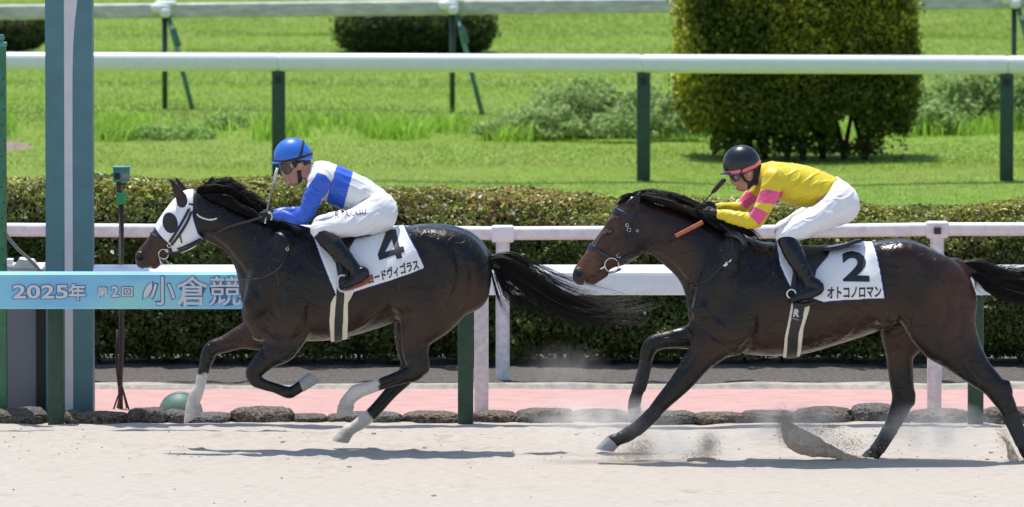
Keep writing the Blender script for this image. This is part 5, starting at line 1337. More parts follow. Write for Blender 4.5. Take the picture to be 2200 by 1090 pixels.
B2.strap([(1554, 568), (1562, 560)], 6, 'fitting', M['steel'], mg, BV2, .004, .006); B2.strap([(1564, 559), (1570, 553)], 3, 'fitting', M['steel'], mg, BV2, .004, .006)

cp = [(1668, 522), (1672, 505), (1700, 500), (1780, 505), (1850, 508), (1873, 518), (1881, 545), (1888, 580), (1893, 612), (1897, 635), (1850, 637), (1800, 640), (1766, 643), (1740, 634), (1702, 620), (1690, 600), (1674, 565)]
cl = tag(empty('number_cloth', at(1790, 590, H2Y)), 'white saddle cloth with a black 2, beneath the yellow jockey', 'saddle cloth')
o, CV, CQ = B2.shell(B2.bare, cp, 4.6, 'cloth', M['cloth_white'], cl, (), 2, .5)
sub_(B2.shell(B2.bare, cp, 3.4, 'edging', M['cloth_blue'], None, (), 2, 0, 2.0)[0], o)
CB2 = bvh_of(CV, CQ)
sub_(lettering('number', '2', (1808, 599), (1865, 600), (1806, 537), H2Y, M['ink'], None, CB2, .032, .003, 4), o)
sub_(lettering('lettering', 'オトコノロマン', (1774, 636), (1890, 633), (1774, 611), H2Y, M['ink'], None, CB2, .030, .003, 1), o)
sd = tag(empty('saddle', at(1730, 530, H2Y)), 'black racing saddle with a long narrow cantle bar under the yellow jockey', 'saddle')
B2.shell(B2.bare, [(1676, 512), (1700, 500), (1760, 515), (1782, 532), (1779, 545), (1752, 574), (1746, 600), (1742, 640), (1704, 648), (1706, 600), (1698, 570), (1682, 548)], 8.0, 'flap', M['leather'], sd, (), 2)
B2.strap([(1768, 534, -20), (1790, 531, -22), (1815, 525, -24), (1836, 517, -24), (1848, 515, -24)], 6.5, 'cantle_bar', M['leather_blue'], sd, None, .10)
B2.shell(B2.bare, [(1698, 645), (1692, 680), (1684, 720), (1681, 775), (1718, 775), (1724, 700), (1736, 660), (1738, 645)], 4.0, 'girth', M['cream'], sd, (), 2)
B2.shell(B2.bare, [(1703, 640), (1728, 642), (1722, 680), (1714, 710), (1711, 775), (1688, 775), (1690, 720), (1697, 680)], 6.0, 'girth_strap', M['girth_black'], sd, (), 2)
gb = B2.bare.clone(); gb.f = gb.f - 6.0 * B2.s; GB = bvh_of(*surf(gb, None, 1))
child(lettering('emblem', 'R', (1701, 674), (1714, 675), (1704, 657), H2Y, M['stripe'], None, GB, .06, .004, 2), sd)
B2.strap([(1697, 677), (1702, 678), (1708, 680), (1714, 681)], 3, 'emblem_script', M['box_grey'], sd, GB, .002, .002, .006)
# ------------------------------------------------------------------ jockeys
M['skin'] = mat('skin', rough=.48, attr=True, noise=(30, .06), spec=.4)
M['silk'] = mat('racing silk', rough=.42, attr=True, noise=(10, .03), bump=(26, .35, .008), sheen=.15)
M['breeches'] = mat('white breeches', (.80, .80, .83), .5, noise=(8, .03), bump=(24, .4, .008), sheen=.2, stretch=(1, 1, 1))
M['boot'] = mat('black boot leather', (.006, .007, .010), .20, noise=(14, .2), bump=(12, .3, .008), spec=.35, coat=.15)
M['sock'] = mat('black knitted cuff', (.010, .010, .012), .7, bump=(90, .3, .002))
M['sole'] = mat('red brown sole', (.26, .050, .040), .6)
M['helmet_blue'] = mat('blue helmet cover', (.030, .155, .62), .40, noise=(6, .04), bump=(10, .15, .006))
M['helmet_black'] = mat('black helmet shell', (.008, .009, .013), .33, noise=(8, .1), coat=.2)
M['band_black'] = mat('black elastic band', (.012, .012, .014), .6)
M['band_pink'] = mat('pink helmet band', (.80, .19, .20), .5)
M['band_purple'] = mat('purple edge', (.10, .045, .30), .5)
M['goggle'] = mat('dark goggle lens', (.018, .018, .020), .12, coat=.8)
M['glove'] = mat('black glove', (.010, .010, .011), .6, bump=(60, .4, .004))
M['ear_skin'] = mat('ear skin', (.42, .20, .14), .5)
M['dark_hair'] = mat('short black hair', (.014, .010, .008), .6, bump=(160, .8, .004))
M['clear'] = mat('clear visor film', (.75, .78, .80), .10, alpha=.16)

def inpoly(px, py, P):
    r = np.zeros(len(px), bool); n = len(P)
    for i in range(n):
        ax_, ay = P[i]; bx, by = P[(i + 1) % n]
        c = (ay > py) != (by > py)
        xi = ax_ + (py - ay) / ((by - ay) if by != ay else 1e-9) * (bx - ax_)
        r ^= c & (px < xi)
    return r

class Rider(Beast):
    def __init__(s, Y): s.Y = Y; s.s = (Y + 60) / FPX
    def G(s, box, h, yw): return s.grid(box, h, yw)
    def fat(s, S, L, t, k=12, n=5): s.add(S, [(a, b, c, d + t, e + t) for a, b, c, d, e in L], k, n)
    def px(s, V):
        z0 = at(0, 0, s.Y)[2]; z1 = at(0, 1000, s.Y)[2]
        return 1100 + V[:, 0] * FPX / (s.Y + 60), (V[:, 2] - z0) / (z1 - z0) * 1000
    def folds(s, V, Q, amp, sc, seed, ang=0.0):
        N = vnormals(V, Q); c, sn = math.cos(ang), math.sin(ang)
        P = np.c_[V[:, 0] * c + V[:, 2] * sn, V[:, 1], -V[:, 0] * sn + V[:, 2] * c] * np.array(sc)
        w = fbm(P + 0.35 * fbm(V * 8, seed + 3, 2)[:, None], seed, 2)
        rg = (1 - np.abs(w)) ** 3 - .35
        return V + N * (amp * s.s * rg)[:, None]
    def mesh(s, S, name, m, parent, f=None, smooth=2, folds=None, col=None):
        V, Q = surf(S, f, smooth)
        if folds: V = s.folds(V, Q, *folds)
        C = col(V) if col else None
        o = put(name, mesh_np(V, Q, C), m); child(o, parent); return o, V, Q

def hand(R, S, wx, wy, yo, sg, scale=1.0, dirx=-1):
    """closed hand: palm, four curled fingers of different length, thumb along the top; wrist at (wx,wy)"""
    q = lambda dx, dy, dyo, r: (wx + dirx * dx * scale, wy + dy * scale, yo + sg * dyo * scale, r * scale, r * scale)
    R.add(S, [q(-4, 0, 0, 8), q(4, 0, 0, 8.5)], 3, 2)
    R.add(S, [(wx + dirx * 6 * scale, wy, yo, 9 * scale, 6.5 * scale), (wx + dirx * 15 * scale, wy + 2, yo + sg * 1, 11 * scale, 6.5 * scale)], 4, 3)
    for i, (ln, r) in enumerate(((9, 3.3), (11, 3.5), (10, 3.3), (7.5, 2.9))):
        dy = -7 + i * 5.9
        R.add(S, [q(16, dy, -4, r + .3), q(17 + ln * .8, dy + .8, -3.5, r), q(18 + ln, dy + 1.5, 2.5, r * .95), q(13 + ln * .6, dy + 2, 7, r * .9), q(11, dy + 2, 6, r * .85)], 1.2, 4)
    R.add(S, [q(5, -8, 4, 3.8), q(12, -11, 5, 3.4), q(20, -10.5, 5.5, 2.9)], 2, 4)

def dome(R, c, a, b, plane, brim, name, m, parent, box, extra=None):
    S = R.G(box, .0042, 60)
    R.add(S, [(c[0], c[1], 0, a, b), (c[0] + .5, c[1] - 1, 0, a, b)], 2, 1)
    if extra: R.add(S, extra, 14, 3)
    base = S.clone()
    S.f = np.maximum(S.f, R.poly(S, plane))
    if brim: R.add(S, brim, 3, 4)
    o, V, Q = R.mesh(S, name, m, parent, None, 2)
    return o, base

# ---------------------------------------------------------------- rider in blue and white
J1 = Rider(H1Y)
P1 = tag(empty('person', at(790, 470, H1Y)), 'jockey in blue and white silks and a blue helmet crouching on the leading horse', 'person')
torso1 = [(808, 452, 0, 42, 46), (778, 424, 0, 38, 40), (738, 405, 0, 41, 43), (704, 389, 0, 38, 47), (690, 376, 0, 28, 48)]
shl1 = [[(692, 378, sg * 44, 21, 18), (686, 386, sg * 54, 20, 17)] for sg in (-1, 1)]
arm1 = [[(690, 384, sg * 54, 21, 17), (678, 410, sg * 58, 20.5, 16), (666, 440, sg * 58, 17, 14), (654, 461, sg * 56, 16, 13), (634, 463, sg * 48, 15.5, 12.5), (608, 461, sg * 38, 11.5, 10.5), (588, 462, sg * 32, 8.5, 8.5)] for sg in (-1, 1)]
thigh1 = [[(812, 456, sg * 30, 40, 32), (770, 473, sg * 54, 30, 27), (722, 483, sg * 74, 23, 22), (690, 488, sg * 82, 20, 19)] for sg in (-1, 1)]
shin1 = [[(689, 490, sg * 84, 18, 17), (715, 518, sg * 92, 20.5, 18), (748, 554, sg * 99, 16, 14), (770, 579, sg * 102, 12.5, 12)] for sg in (-1, 1)]
foot1 = [[(781, 580, sg * 102, 14, 13), (772, 590, sg * 103, 14, 13), (752, 601, sg * 104, 11, 14), (737, 609, sg * 104, 7, 12)] for sg in (-1, 1)]
def head1(R, S):
    R.add(S, [(632, 340, 0, 33, 24), (640, 346, 0, 28, 24)], 10, 2)
    R.add(S, [(618, 357, 0, 15, 18), (621, 370, 0, 15, 18), (630, 384, 0, 13, 14)], 8, 4)
    R.add(S, [(606.5, 360, 0, 3.5, 4), (608, 371, 0, 4, 4.2), (610.5, 376, 0, 4.2, 5)], 3, 3)
    R.add(S, [(616, 384, 0, 5.5, 9), (622, 390, 0, 7, 9)], 5, 2); R.add(S, [(631, 392, 0, 7.5, 8)], 5, 1)
    for sg in (-1, 1):
        R.add(S, [(636, 388, sg * 13, 8, 6), (647, 376, sg * 18, 9, 6)], 6, 3); R.add(S, [(618, 374, sg * 12, 7, 6)], 5, 1)
        R.add(S, [(643, 349, sg * 24.5, 4.5, 2.6), (646, 356, sg * 25, 6, 3), (642, 364, sg * 24, 3, 2.4)], 2, 3)
        R.sub(S, [(643, 354, sg * 28.5, 3, 2), (643.5, 358, sg * 28.5, 2.5, 2)], 1.5, 2)
        R.sub(S, [(612, 378.5, sg * 2.5, 1.2, 1.2)], 1, 1)
    R.sub(S, [(613, 385.5, 0, 1.3, 8), (618, 386.5, 0, 1.2, 9)], 1, 2)
    R.add(S, [(645, 366, 0, 17, 17), (668, 374, 0, 18, 19), (688, 384, 0, 22, 26)], 8, 4)
BS = J1.G((560, 285, 870, 640), .0052, 125)
head1(J1, BS)
J1.add(BS, torso1, 12)
for sg in (0, 1):
    for L in (shl1[sg], arm1[sg], thigh1[sg], shin1[sg], foot1[sg]): J1.fat(BS, L, -2.2, 8)
def skin_col(V, R, lips, stub=None):
    px, py = R.px(V); C = np.tile(np.array([.46, .235, .155]), (len(V), 1)); C *= (1 + .08 * fbm(V * 30, 5, 2))[:, None]
    d = np.hypot((px - lips[0]) / 5.5, (py - lips[1]) / 3.0); C = blend(C, (1.2 - d) * 2, (.36, .13, .105))
    return C
_, b1V, b1Q = J1.mesh(BS, 'body', M['skin'], P1, None, 2, None, lambda V: skin_col(V, J1, (615, 386)))
SS = J1.G((575, 330, 870, 510), .0050, 95)
J1.fat(SS, torso1, 1.2, 12)
for sg in (0, 1): J1.fat(SS, shl1[sg], 0.8, 14); J1.fat(SS, arm1[sg], 0.6, 10)
J1.add(SS, [(690, 384, 0, 25, 32), (672, 376, 0, 19, 21), (664, 372, 0, 19, 20)], 12, 3)
sf = np.maximum(SS.f, -J1.poly(SS, [(805, 372), (829, 400), (820, 412), (790, 436), (752, 452), (740, 520), (900, 520), (900, 360)]))
sf = np.maximum(sf, -J1.poly(SS, [(560, 440), (588, 446), (585, 482), (560, 490)])); sf = np.maximum(sf, -J1.poly(SS, [(600, 300), (669, 340), (666, 366), (656, 392), (640, 410), (600, 400)]))
blue1, wht1 = (.022, .105, .60), (.80, .80, .79)
def silk1(V):
    px, py = J1.px(V); C = np.tile(np.array(wht1), (len(V), 1))
    j = 1.0 * fbm(V * 25, 4, 2)
    C[inpoly(px + j, py, [(727, 345), (762, 355), (752, 392), (736, 452), (698, 446), (706, 409), (713, 386)])] = blue1
    C[inpoly(px + j, py + j, [(683, 366), (700, 372), (713, 387), (705, 409), (692, 424), (680, 455), (662, 492), (570, 492), (570, 440), (640, 440), (652, 405), (664, 396)])] = blue1
    C[inpoly(px, py, [(640, 396), (660, 384), (664, 440), (640, 440)])] = blue1
    return C
_, sV, sQ = J1.mesh(SS, 'silk_shirt', M['silk'], P1, sf, 2, (2.3, (9, 14, 26), 31, -.5), silk1)
PS = J1.G((655, 370, 870, 525), .0052, 115)
J1.fat(PS, torso1[:3], 2.0, 10)
J1.add(PS, [(806, 457, -26, 45, 30), (812, 458, -24, 41, 26)], 10, 2); J1.add(PS, [(806, 457, 26, 45, 30), (812, 458, 24, 41, 26)], 10, 2)
for sg in (0, 1): J1.fat(PS, thigh1[sg], 1.2, 8)
pf = np.maximum(PS.f, -J1.poly(PS, [(650, 340), (800, 340), (824, 395), (812, 406), (792, 424), (756, 443), (735, 446), (700, 430)]))
pf = np.maximum(pf, -J1.poly(PS, [(640, 520), (676, 506), (692, 494), (720, 503), (726, 530), (640, 540)]))
_, pV, pQ = J1.mesh(PS, 'breeches', M['breeches'], P1, pf, 2, (2.0, (7, 12, 22), 35, .4))
PB1 = bvh_of(pV, pQ)
child(lettering('lettering', 'R.TAKASU', (722, 464), (788, 456), (721, 453), H1Y, M['ink'], None, PB1, .008, .002, 1), P1)
def boots(R, shin, foot, P, clip, fseed, label):
    for sg in (0, 1):
        xs = [p[0] for p in shin[sg] + foot[sg]]; ys_ = [p[1] for p in shin[sg] + foot[sg]]
        S = R.G((min(xs) - 32, min(ys_) - 32, max(xs) + 32, max(ys_) + 28), .0045, 135)
        R.fat(S, shin[sg], .6, 8); R.fat(S, foot[sg], .6, 8)
        f = np.maximum(S.f, -R.poly(S, clip))
        R.mesh(S, 'boot', M['boot'], P, f, 2, (1.3, (10, 10, 26), fseed, .75))
boots(J1, shin1, foot1, P1, [(640, 440), (740, 440), (735, 500), (712, 506), (698, 498), (690, 505), (676, 520), (640, 530)], 41, '')
CS = J1.G((650, 470, 760, 560), .0045, 125)
cfp = [(676, 506), (688, 492), (700, 489), (724, 500), (730, 512), (700, 524), (690, 528)]
for sg in (0, 1):
    CS.f[:] = 1; J1.fat(CS, shin1[sg], 1.4, 8)
    J1.mesh(CS, 'boot_cuff', M['sock'], P1, np.maximum(CS.f, J1.poly(CS, cfp)), 2)
for sg in (-1, 1):
    S = J1.G((548, 435, 600, 490), .0028, 60); hand(J1, S, 586, 462, sg * 32, -sg, .95); J1.mesh(S, 'glove', M['glove'], P1, None, 1)
    mb = MB(); mb.tube([J1.st([(800, 588, sg * 103, 1, 1)])[0][:3], J1.st([(786, 598, sg * 103, 1, 1)])[0][:3], J1.st([(768, 606, sg * 104, 1, 1)])[0][:3], J1.st([(742, 616, sg * 104, 1, 1)])[0][:3]], [.012, .021, .018, .013], 12)
    child(mb.build('sole', M['sole'], None, True), P1)
mb = MB(); W_ = lambda px, py, yo: J1.st([(px, py, yo, 1, 1)])[0][:3]
mb.tube([W_(577, 455, -41), W_(584, 457, -42), W_(586, 464, -42), W_(583, 471, -41)], .006, 8); child(mb.build('cuff_trim', M['stripe'], None, True), P1)
hel = tag(empty('helmet', at(628, 330, H1Y)), 'blue covered riding helmet with black elastic bands', 'helmet')
o, hb = dome(J1, (628, 337.5), 40.5, 33, [(560, 352), (600, 350), (636, 344), (650, 343), (664, 344), (690, 338), (690, 280), (560, 280)], [(604, 348, 0, 4, 27), (592, 350, 0, 2.6, 22), (583, 351.5, 0, 1.6, 12)], 'shell', M['helmet_blue'], hel, (575, 288, 680, 362), [(655, 336, 0, 13, 22)])
def band(R, base, P, t, name, m, parent, side=0):
    if side == 0 and name == 'strap':
        for k in (-1, 1): band(R, base, P, t, name, m, parent, k)
        return
    f = np.maximum(np.maximum(base.f - t * R.s, R.poly(base, P)), -(base.f + 6 * R.s))
    if side: f = np.maximum(f, side * (base.ax[1][None, :, None] - R.Y))
    V, Q = surf(base, f, 1); child(put(name, mesh_np(V, Q), m), parent)
band(J1, hb, [(585, 344), (605, 344), (635, 338), (660, 330), (675, 326), (675, 331), (660, 336), (637, 344), (606, 349), (585, 349)], 1.2, 'elastic_band', M['band_black'], hel)
band(J1, hb, [(650, 300), (655, 302), (650, 330), (645, 342), (640, 341), (645, 328)], 1.4, 'elastic_band', M['band_black'], hel)
gog = tag(empty('goggles', at(612, 364, H1Y)), 'dark racing goggles with a clear film below the blue helmet', 'goggles')
HB = J1.G((590, 330, 680, 410), .0036, 40); head1(J1, HB)
band(J1, HB, [(598, 352), (630, 349), (632, 358), (627, 368), (620, 375), (612, 374), (604, 366)], 2.6, 'lens', M['goggle'], gog)
band(J1, HB, [(626, 348), (652, 340), (652, 346), (630, 356)], 1.8, 'strap', M['band_black'], gog)
band(J1, HB, [(623, 350), (625, 349), (630, 358), (628, 360)], 3.4, 'clip', M['stripe'], gog)
mb = MB(); vs = []
for t in np.linspace(-1, 1, 9):
    for (x, y) in ((600, 357), (615, 394)): p = W_(x + 9 * t * t, y, 17 * t); vs.append(p)
mb.add(vs, [(2 * i, 2 * i + 1, 2 * i + 3, 2 * i + 2) for i in range(8)]); o = mb.build('clear_film', M['clear'], None, True); md = o.modifiers.new('s', 'SOLIDIFY'); md.thickness = .002; child(o, gog)
band(J1, HB, [(638, 366), (647, 364), (650, 385), (649, 398), (642, 398), (640, 385)], 1.6, 'chin_strap', M['band_black'], hel)
band(J1, HB, [(648, 340), (668, 338), (668, 350), (655, 356), (651, 350)], .8, 'hair', M['dark_hair'], P1)
band(J1, HB, [(630, 346), (640, 346), (638, 358), (634, 362)], .7, 'hair', M['dark_hair'], P1)
wh = tag(empty('whip', at(575, 445, H1Y)), 'slim grey whip held upright by the blue and white jockey', 'whip')
mb = MB(); mb.tube([W_(572, 460, -34), W_(577, 440, -36), W_(586, 404, -38), (W_(590, 388, -39))], [.007, .006, .005, .006], 10); child(mb.build('shaft', M['box_grey'], None, True), wh)
mb = MB(); mb.tube([W_(589, 391, -39), W_(593, 374, -40), W_(597, 359, -40)], [.007, .010, .009], 10); child(mb.build('padded_end', M['stripe'], None, True), wh)
mb = MB(); mb.tube([W_(571, 478, -40), W_(571, 474, -40)], .009, 10); mb.tube([W_(571, 474, -40), W_(573, 462, -36)], .005, 8); child(mb.build('butt', M['steel'], None, True), wh)
st = tag(empty('stirrup', at(735, 600, H1Y)), 'pale metal stirrup around the boot toe of the blue and white jockey', 'stirrup')
mb = MB(); pts = [W_(x, y, -107 - 3 * k) for k, (x, y) in enumerate(((743, 585), (733, 585), (728, 592), (728, 606), (732, 616), (745, 619), (762, 615)))]; mb.tube(resample(pts, .01), .0065, 8); child(mb.build('iron', M['stripe'], None, True), st)
J1.strap([(736, 540, -94), (735, 560, -100), (734, 585, -106)], 10, 'stirrup_leather', M['leather'], st, None, .006)

# ---------------------------------------------------------------- rider in yellow and pink
J2 = Rider(H2Y)
P2 = tag(empty('person', at(1780, 440, H2Y)), 'jockey in yellow silks with pink sleeve bands and a black helmet on the second horse', 'person')
torso2 = [(1803, 433, 0, 40, 46), (1772, 411, 0, 37, 41), (1733, 402, 0, 42, 44), (1694, 393, 0, 42, 48), (1664, 378, 0, 30, 48)]
shl2 = [[(1664, 380, sg * 44, 22, 18), (1660, 386, sg * 54, 21, 17)] for sg in (-1, 1)]
arm2 = [[(1660, 384, -54, 23, 17), (1652, 412, -60, 21, 16), (1637, 446, -62, 18, 14), (1618, 470, -58, 18, 13.5), (1584, 466, -48, 15, 12.5), (1558, 461, -40, 11.5, 10.5), (1541, 458, -34, 9, 9)],
        [(1646, 386, 54, 22, 17), (1628, 412, 58, 18.5, 15), (1608, 435, 58, 16, 13), (1596, 449, 54, 13.5, 12), (1574, 449, 46, 11.5, 11), (1552, 447, 38, 9, 9), (1538, 448, 32, 8, 8)]]
thigh2 = [[(1803, 440, sg * 28, 39, 32), (1752, 468, sg * 52, 30, 27), (1710, 489, sg * 72, 24, 22), (1684, 501, sg * 82, 18.5, 18)] for sg in (-1, 1)]
shin2 = [[(1684, 505, sg * 84, 17, 17), (1700, 534, sg * 92, 21, 18), (1720, 570, sg * 99, 17, 14), (1735, 598, sg * 102, 13.5, 12)] for sg in (-1, 1)]
foot2 = [[(1748, 606, sg * 102, 14, 13), (1752, 614, sg * 102, 14, 13), (1725, 626, sg * 104, 13, 15), (1700, 635, sg * 104, 9, 12)] for sg in (-1, 1)]
def head2(R, S):
    R.add(S, [(1594, 352, 0, 34, 24), (1604, 358, 0, 28, 24)], 10, 2)
    R.add(S, [(1581, 372, 0, 15, 18), (1586, 384, 0, 14, 18), (1595, 396, 0, 12, 14)], 8, 4)
    R.add(S, [(1570, 376, 0, 3.5, 4), (1572, 387, 0, 4, 4.2), (1576, 393, 0, 4.2, 5)], 3, 3)
    R.add(S, [(1583, 400, 0, 5.5, 9), (1588, 404, 0, 7, 9)], 5, 2); R.add(S, [(1597, 405, 0, 7, 8)], 5, 1)
    for sg in (-1, 1):
        R.add(S, [(1602, 400, sg * 13, 8, 6), (1612, 388, sg * 18, 9, 6)], 6, 3); R.add(S, [(1584, 390, sg * 12, 7, 6)], 5, 1)
        R.add(S, [(1607, 366, sg * 24.5, 4.5, 2.6), (1610.5, 373, sg * 25, 6, 3), (1607, 380, sg * 24, 3, 2.4)], 2, 3)
        R.sub(S, [(1607, 371, sg * 28.5, 3, 2), (1608, 375, sg * 28.5, 2.5, 2)], 1.5, 2)
        R.sub(S, [(1578, 396, sg * 2.5, 1.2, 1.2)], 1, 1)
    R.sub(S, [(1579, 401.5, 0, 1.3, 8), (1585, 402.5, 0, 1.2, 9)], 1, 2)
    R.add(S, [(1613, 378, 0, 17, 17), (1636, 382, 0, 18, 19), (1655, 388, 0, 22, 26)], 8, 4)
BS = J2.G((1515, 298, 1862, 660), .0052, 125)
head2(J2, BS); J2.add(BS, torso2, 12)
for sg in (0, 1):
    for L in (shl2[sg], arm2[sg], thigh2[sg], shin2[sg], foot2[sg]): J2.fat(BS, L, -2.2, 8)
J2.mesh(BS, 'body', M['skin'], P2, None, 2, None, lambda V: skin_col(V, J2, (1582, 402)))
SS = J2.G((1525, 330, 1860, 500), .0050, 95)
J2.fat(SS, torso2, 1.2, 12)
for sg in (0, 1): J2.fat(SS, shl2[sg], .8, 14); J2.fat(SS, arm2[sg], .6, 10)
J2.add(SS, [(1660, 388, 0, 26, 32), (1645, 378, 0, 22, 22), (1637, 374, 0, 21, 20)], 12, 3)
sf = np.maximum(SS.f, -J2.poly(SS, [(1790, 360), (1801, 384), (1786, 410), (1768, 434), (1748, 446), (1730, 520), (1900, 520), (1900, 350)]))
sf = np.maximum(sf, -J2.poly(SS, [(1500, 420), (1538, 436), (1540, 480), (1500, 490)])); sf = np.maximum(sf, -J2.poly(SS, [(1560, 320), (1636, 342), (1632, 370), (1627, 398), (1608, 415), (1560, 400)]))
yel, pnk = (.72, .56, .012), (.80, .085, .25)
def silk2(V):
    px, py = J2.px(V); C = np.tile(np.array(yel), (len(V), 1)); far = V[:, 1] > H2Y
    C[~far & inpoly(px, py, [(1634, 404), (1652, 403), (1684, 410), (1668, 436), (1650, 432), (1624, 431)])] = pnk
    C[~far & inpoly(px, py, [(1618, 438), (1640, 448), (1650, 454), (1629, 480), (1622, 470), (1606, 456)])] = pnk
    C[far & inpoly(px, py, [(1609, 410), (1632, 428), (1606, 452), (1588, 436)])] = pnk
    return C
J2.mesh(SS, 'silk_shirt', M['silk'], P2, sf, 2, (2.2, (6, 12, 24), 51, .6), silk2)
PS = J2.G((1650, 365, 1860, 530), .0052, 115)
J2.fat(PS, torso2[:3], 2.0, 10)
for sg in (-1, 1): J2.add(PS, [(1801, 436, sg * 26, 43, 30), (1806, 440, sg * 24, 39, 26)], 10, 2)
for sg in (0, 1): J2.fat(PS, thigh2[sg], 1.2, 8)
pf = np.maximum(PS.f, -J2.poly(PS, [(1650, 340), (1780, 340), (1797, 380), (1782, 404), (1765, 427), (1746, 440), (1720, 446), (1690, 440)]))
pf = np.maximum(pf, -J2.poly(PS, [(1640, 530), (1664, 512), (1686, 508), (1714, 520), (1716, 545), (1640, 560)]))
J2.mesh(PS, 'breeches', M['breeches'], P2, pf, 2, (2.0, (7, 12, 22), 55, .5))
boots(J2, shin2, foot2, P2, [(1640, 440), (1760, 440), (1740, 508), (1714, 507), (1690, 502), (1660, 505), (1640, 520)], 61, '')
for sg in (-1, 1):
    S = J2.G((1495, 430, 1556, 486), .0028, 60); hand(J2, S, 1536, 456 if sg < 0 else 447, sg * 34, -sg, .95); J2.mesh(S, 'glove', M['glove'], P2, None, 1)
hel = tag(empty('helmet', at(1592, 345, H2Y)), 'black riding helmet with a pink band around its rim', 'helmet')
rim = [(1548, 374), (1570, 373), (1600, 368), (1622, 359), (1640, 348)]
o, hb = dome(J2, (1593, 353), 40.5, 33, [(1540, 374), (1570, 374), (1600, 369), (1622, 360), (1642, 349), (1650, 300), (1540, 300)], [(1568, 371, 0, 3.5, 26), (1556, 373, 0, 2.2, 20), (1547, 374, 0, 1.5, 10)], 'shell', M['helmet_black'], hel, (1538, 304, 1645, 385))
band(J2, hb, [(1545, 368), (1570, 366.5), (1598, 361), (1620, 352), (1638, 341), (1640, 348.5), (1622, 359.5), (1600, 368.5), (1570, 373.5), (1545, 374.5)], 1.2, 'rim_band', M['band_pink'], hel)
band(J2, hb, [(1545, 374.5), (1570, 373.5), (1600, 368.5), (1622, 359.5), (1640, 348.5), (1640, 351), (1622, 362), (1600, 371), (1570, 376), (1545, 377)], .8, 'rim_edge', M['band_purple'], hel)
mb = MB(); p = J2.st([(1581, 313, 0, 1, 1)])[0][:3]; mb.tube([p, (p[0], p[1], p[2] + .010)], [.008, .005], 10); child(mb.build('button', M['band_black'], None, True), hel)
HB = J2.G((1555, 340, 1650, 422), .0036, 42); head2(J2, HB)
band(J2, hb, [(1591, 361), (1597, 359), (1592, 372), (1588, 376)], 2.0, 'chin_strap', M['band_black'], hel)
band(J2, HB, [(1588, 368), (1596, 362), (1600, 366), (1597, 376), (1602, 386), (1612, 388), (1618, 380), (1618, 366), (1612, 360), (1636, 345), (1640, 360), (1630, 380), (1626, 408), (1606, 410), (1605, 394), (1594, 384)], 1.6, 'neck_cover', M['band_black'], hel)
gog = tag(empty('goggles', at(1578, 382, H2Y)), 'dark racing goggles below the black helmet', 'goggles')
band(J2, HB, [(1563, 374), (1590, 372), (1591, 381), (1586, 388), (1578, 391), (1571, 386)], 2.6, 'lens', M['goggle'], gog)
gl = bvh_of(*surf(HB, HB.f - 2.6 * J2.s, 1))
child(lettering('emblem', 'D', (1578.5, 382), (1583, 384), (1579.5, 377.5), H2Y, M['stripe'], None, gl, .0, .002, 1), gog)
band(J2, HB, [(1589, 370), (1602, 364), (1604, 370), (1591, 380)], 2.0, 'strap', M['band_black'], gog)
mb = MB(); W2 = lambda px, py, yo: J2.st([(px, py, yo, 1, 1)])[0][:3]
vs = [W2(1655, 436, -40), W2(1668, 447, -42), W2(1662, 428, -44), W2(1655, 436, -37), W2(1668, 447, -39), W2(1662, 428, -41)]
mb.add(vs, [(0, 1, 2), (5, 4, 3), (0, 3, 4, 1), (1, 4, 5, 2), (2, 5, 3, 0)]); child(mb.build('cloth_corner', M['cloth_white']), P2)
wh = tag(empty('whip', at(1510, 440, H2Y)), 'black whip with a broad flap held by the yellow jockey', 'whip')
mb = MB(); mb.tube([W2(1508, 462, -38), W2(1500, 444, -40), W2(1516, 427, -42), W2(1531, 410, -43)], [.006, .005, .0045, .005], 10); 
mb = MB(); mb.tube([W2(1494, 450, -36), W2(1515, 428, -42), W2(1531, 410, -43)], [.006, .005, .005], 10); child(mb.build('shaft', M['band_black'], None, True), wh)
mb = MB(); mb.tube([W2(1528, 413, -43), W2(1534, 407, -43), W2(1553, 386, -44), W2(1557, 382, -44)], [.007, .0145, .0165, .014], 12); child(mb.build('flap', M['band_black'], None, True), wh)
st = tag(empty('stirrup', at(1695, 620, H2Y)), 'round grey metal stirrup at the boot toe of the yellow jockey', 'stirrup')
J2.ring((1697, 624), 9.5, .0055, 'iron', M['steel'], st, -112)
mb = MB(); mb.tube([W2(1700, 645, -110), W2(1725, 648, -112), W2(1748, 642, -112)], [.010, .015, .010], 10); child(mb.build('tread', M['leather'], None, True), st)
J2.strap([(1706, 575, -98), (1702, 600, -104), (1699, 616, -109)], 10, 'stirrup_leather', M['leather'], st, None, .006)
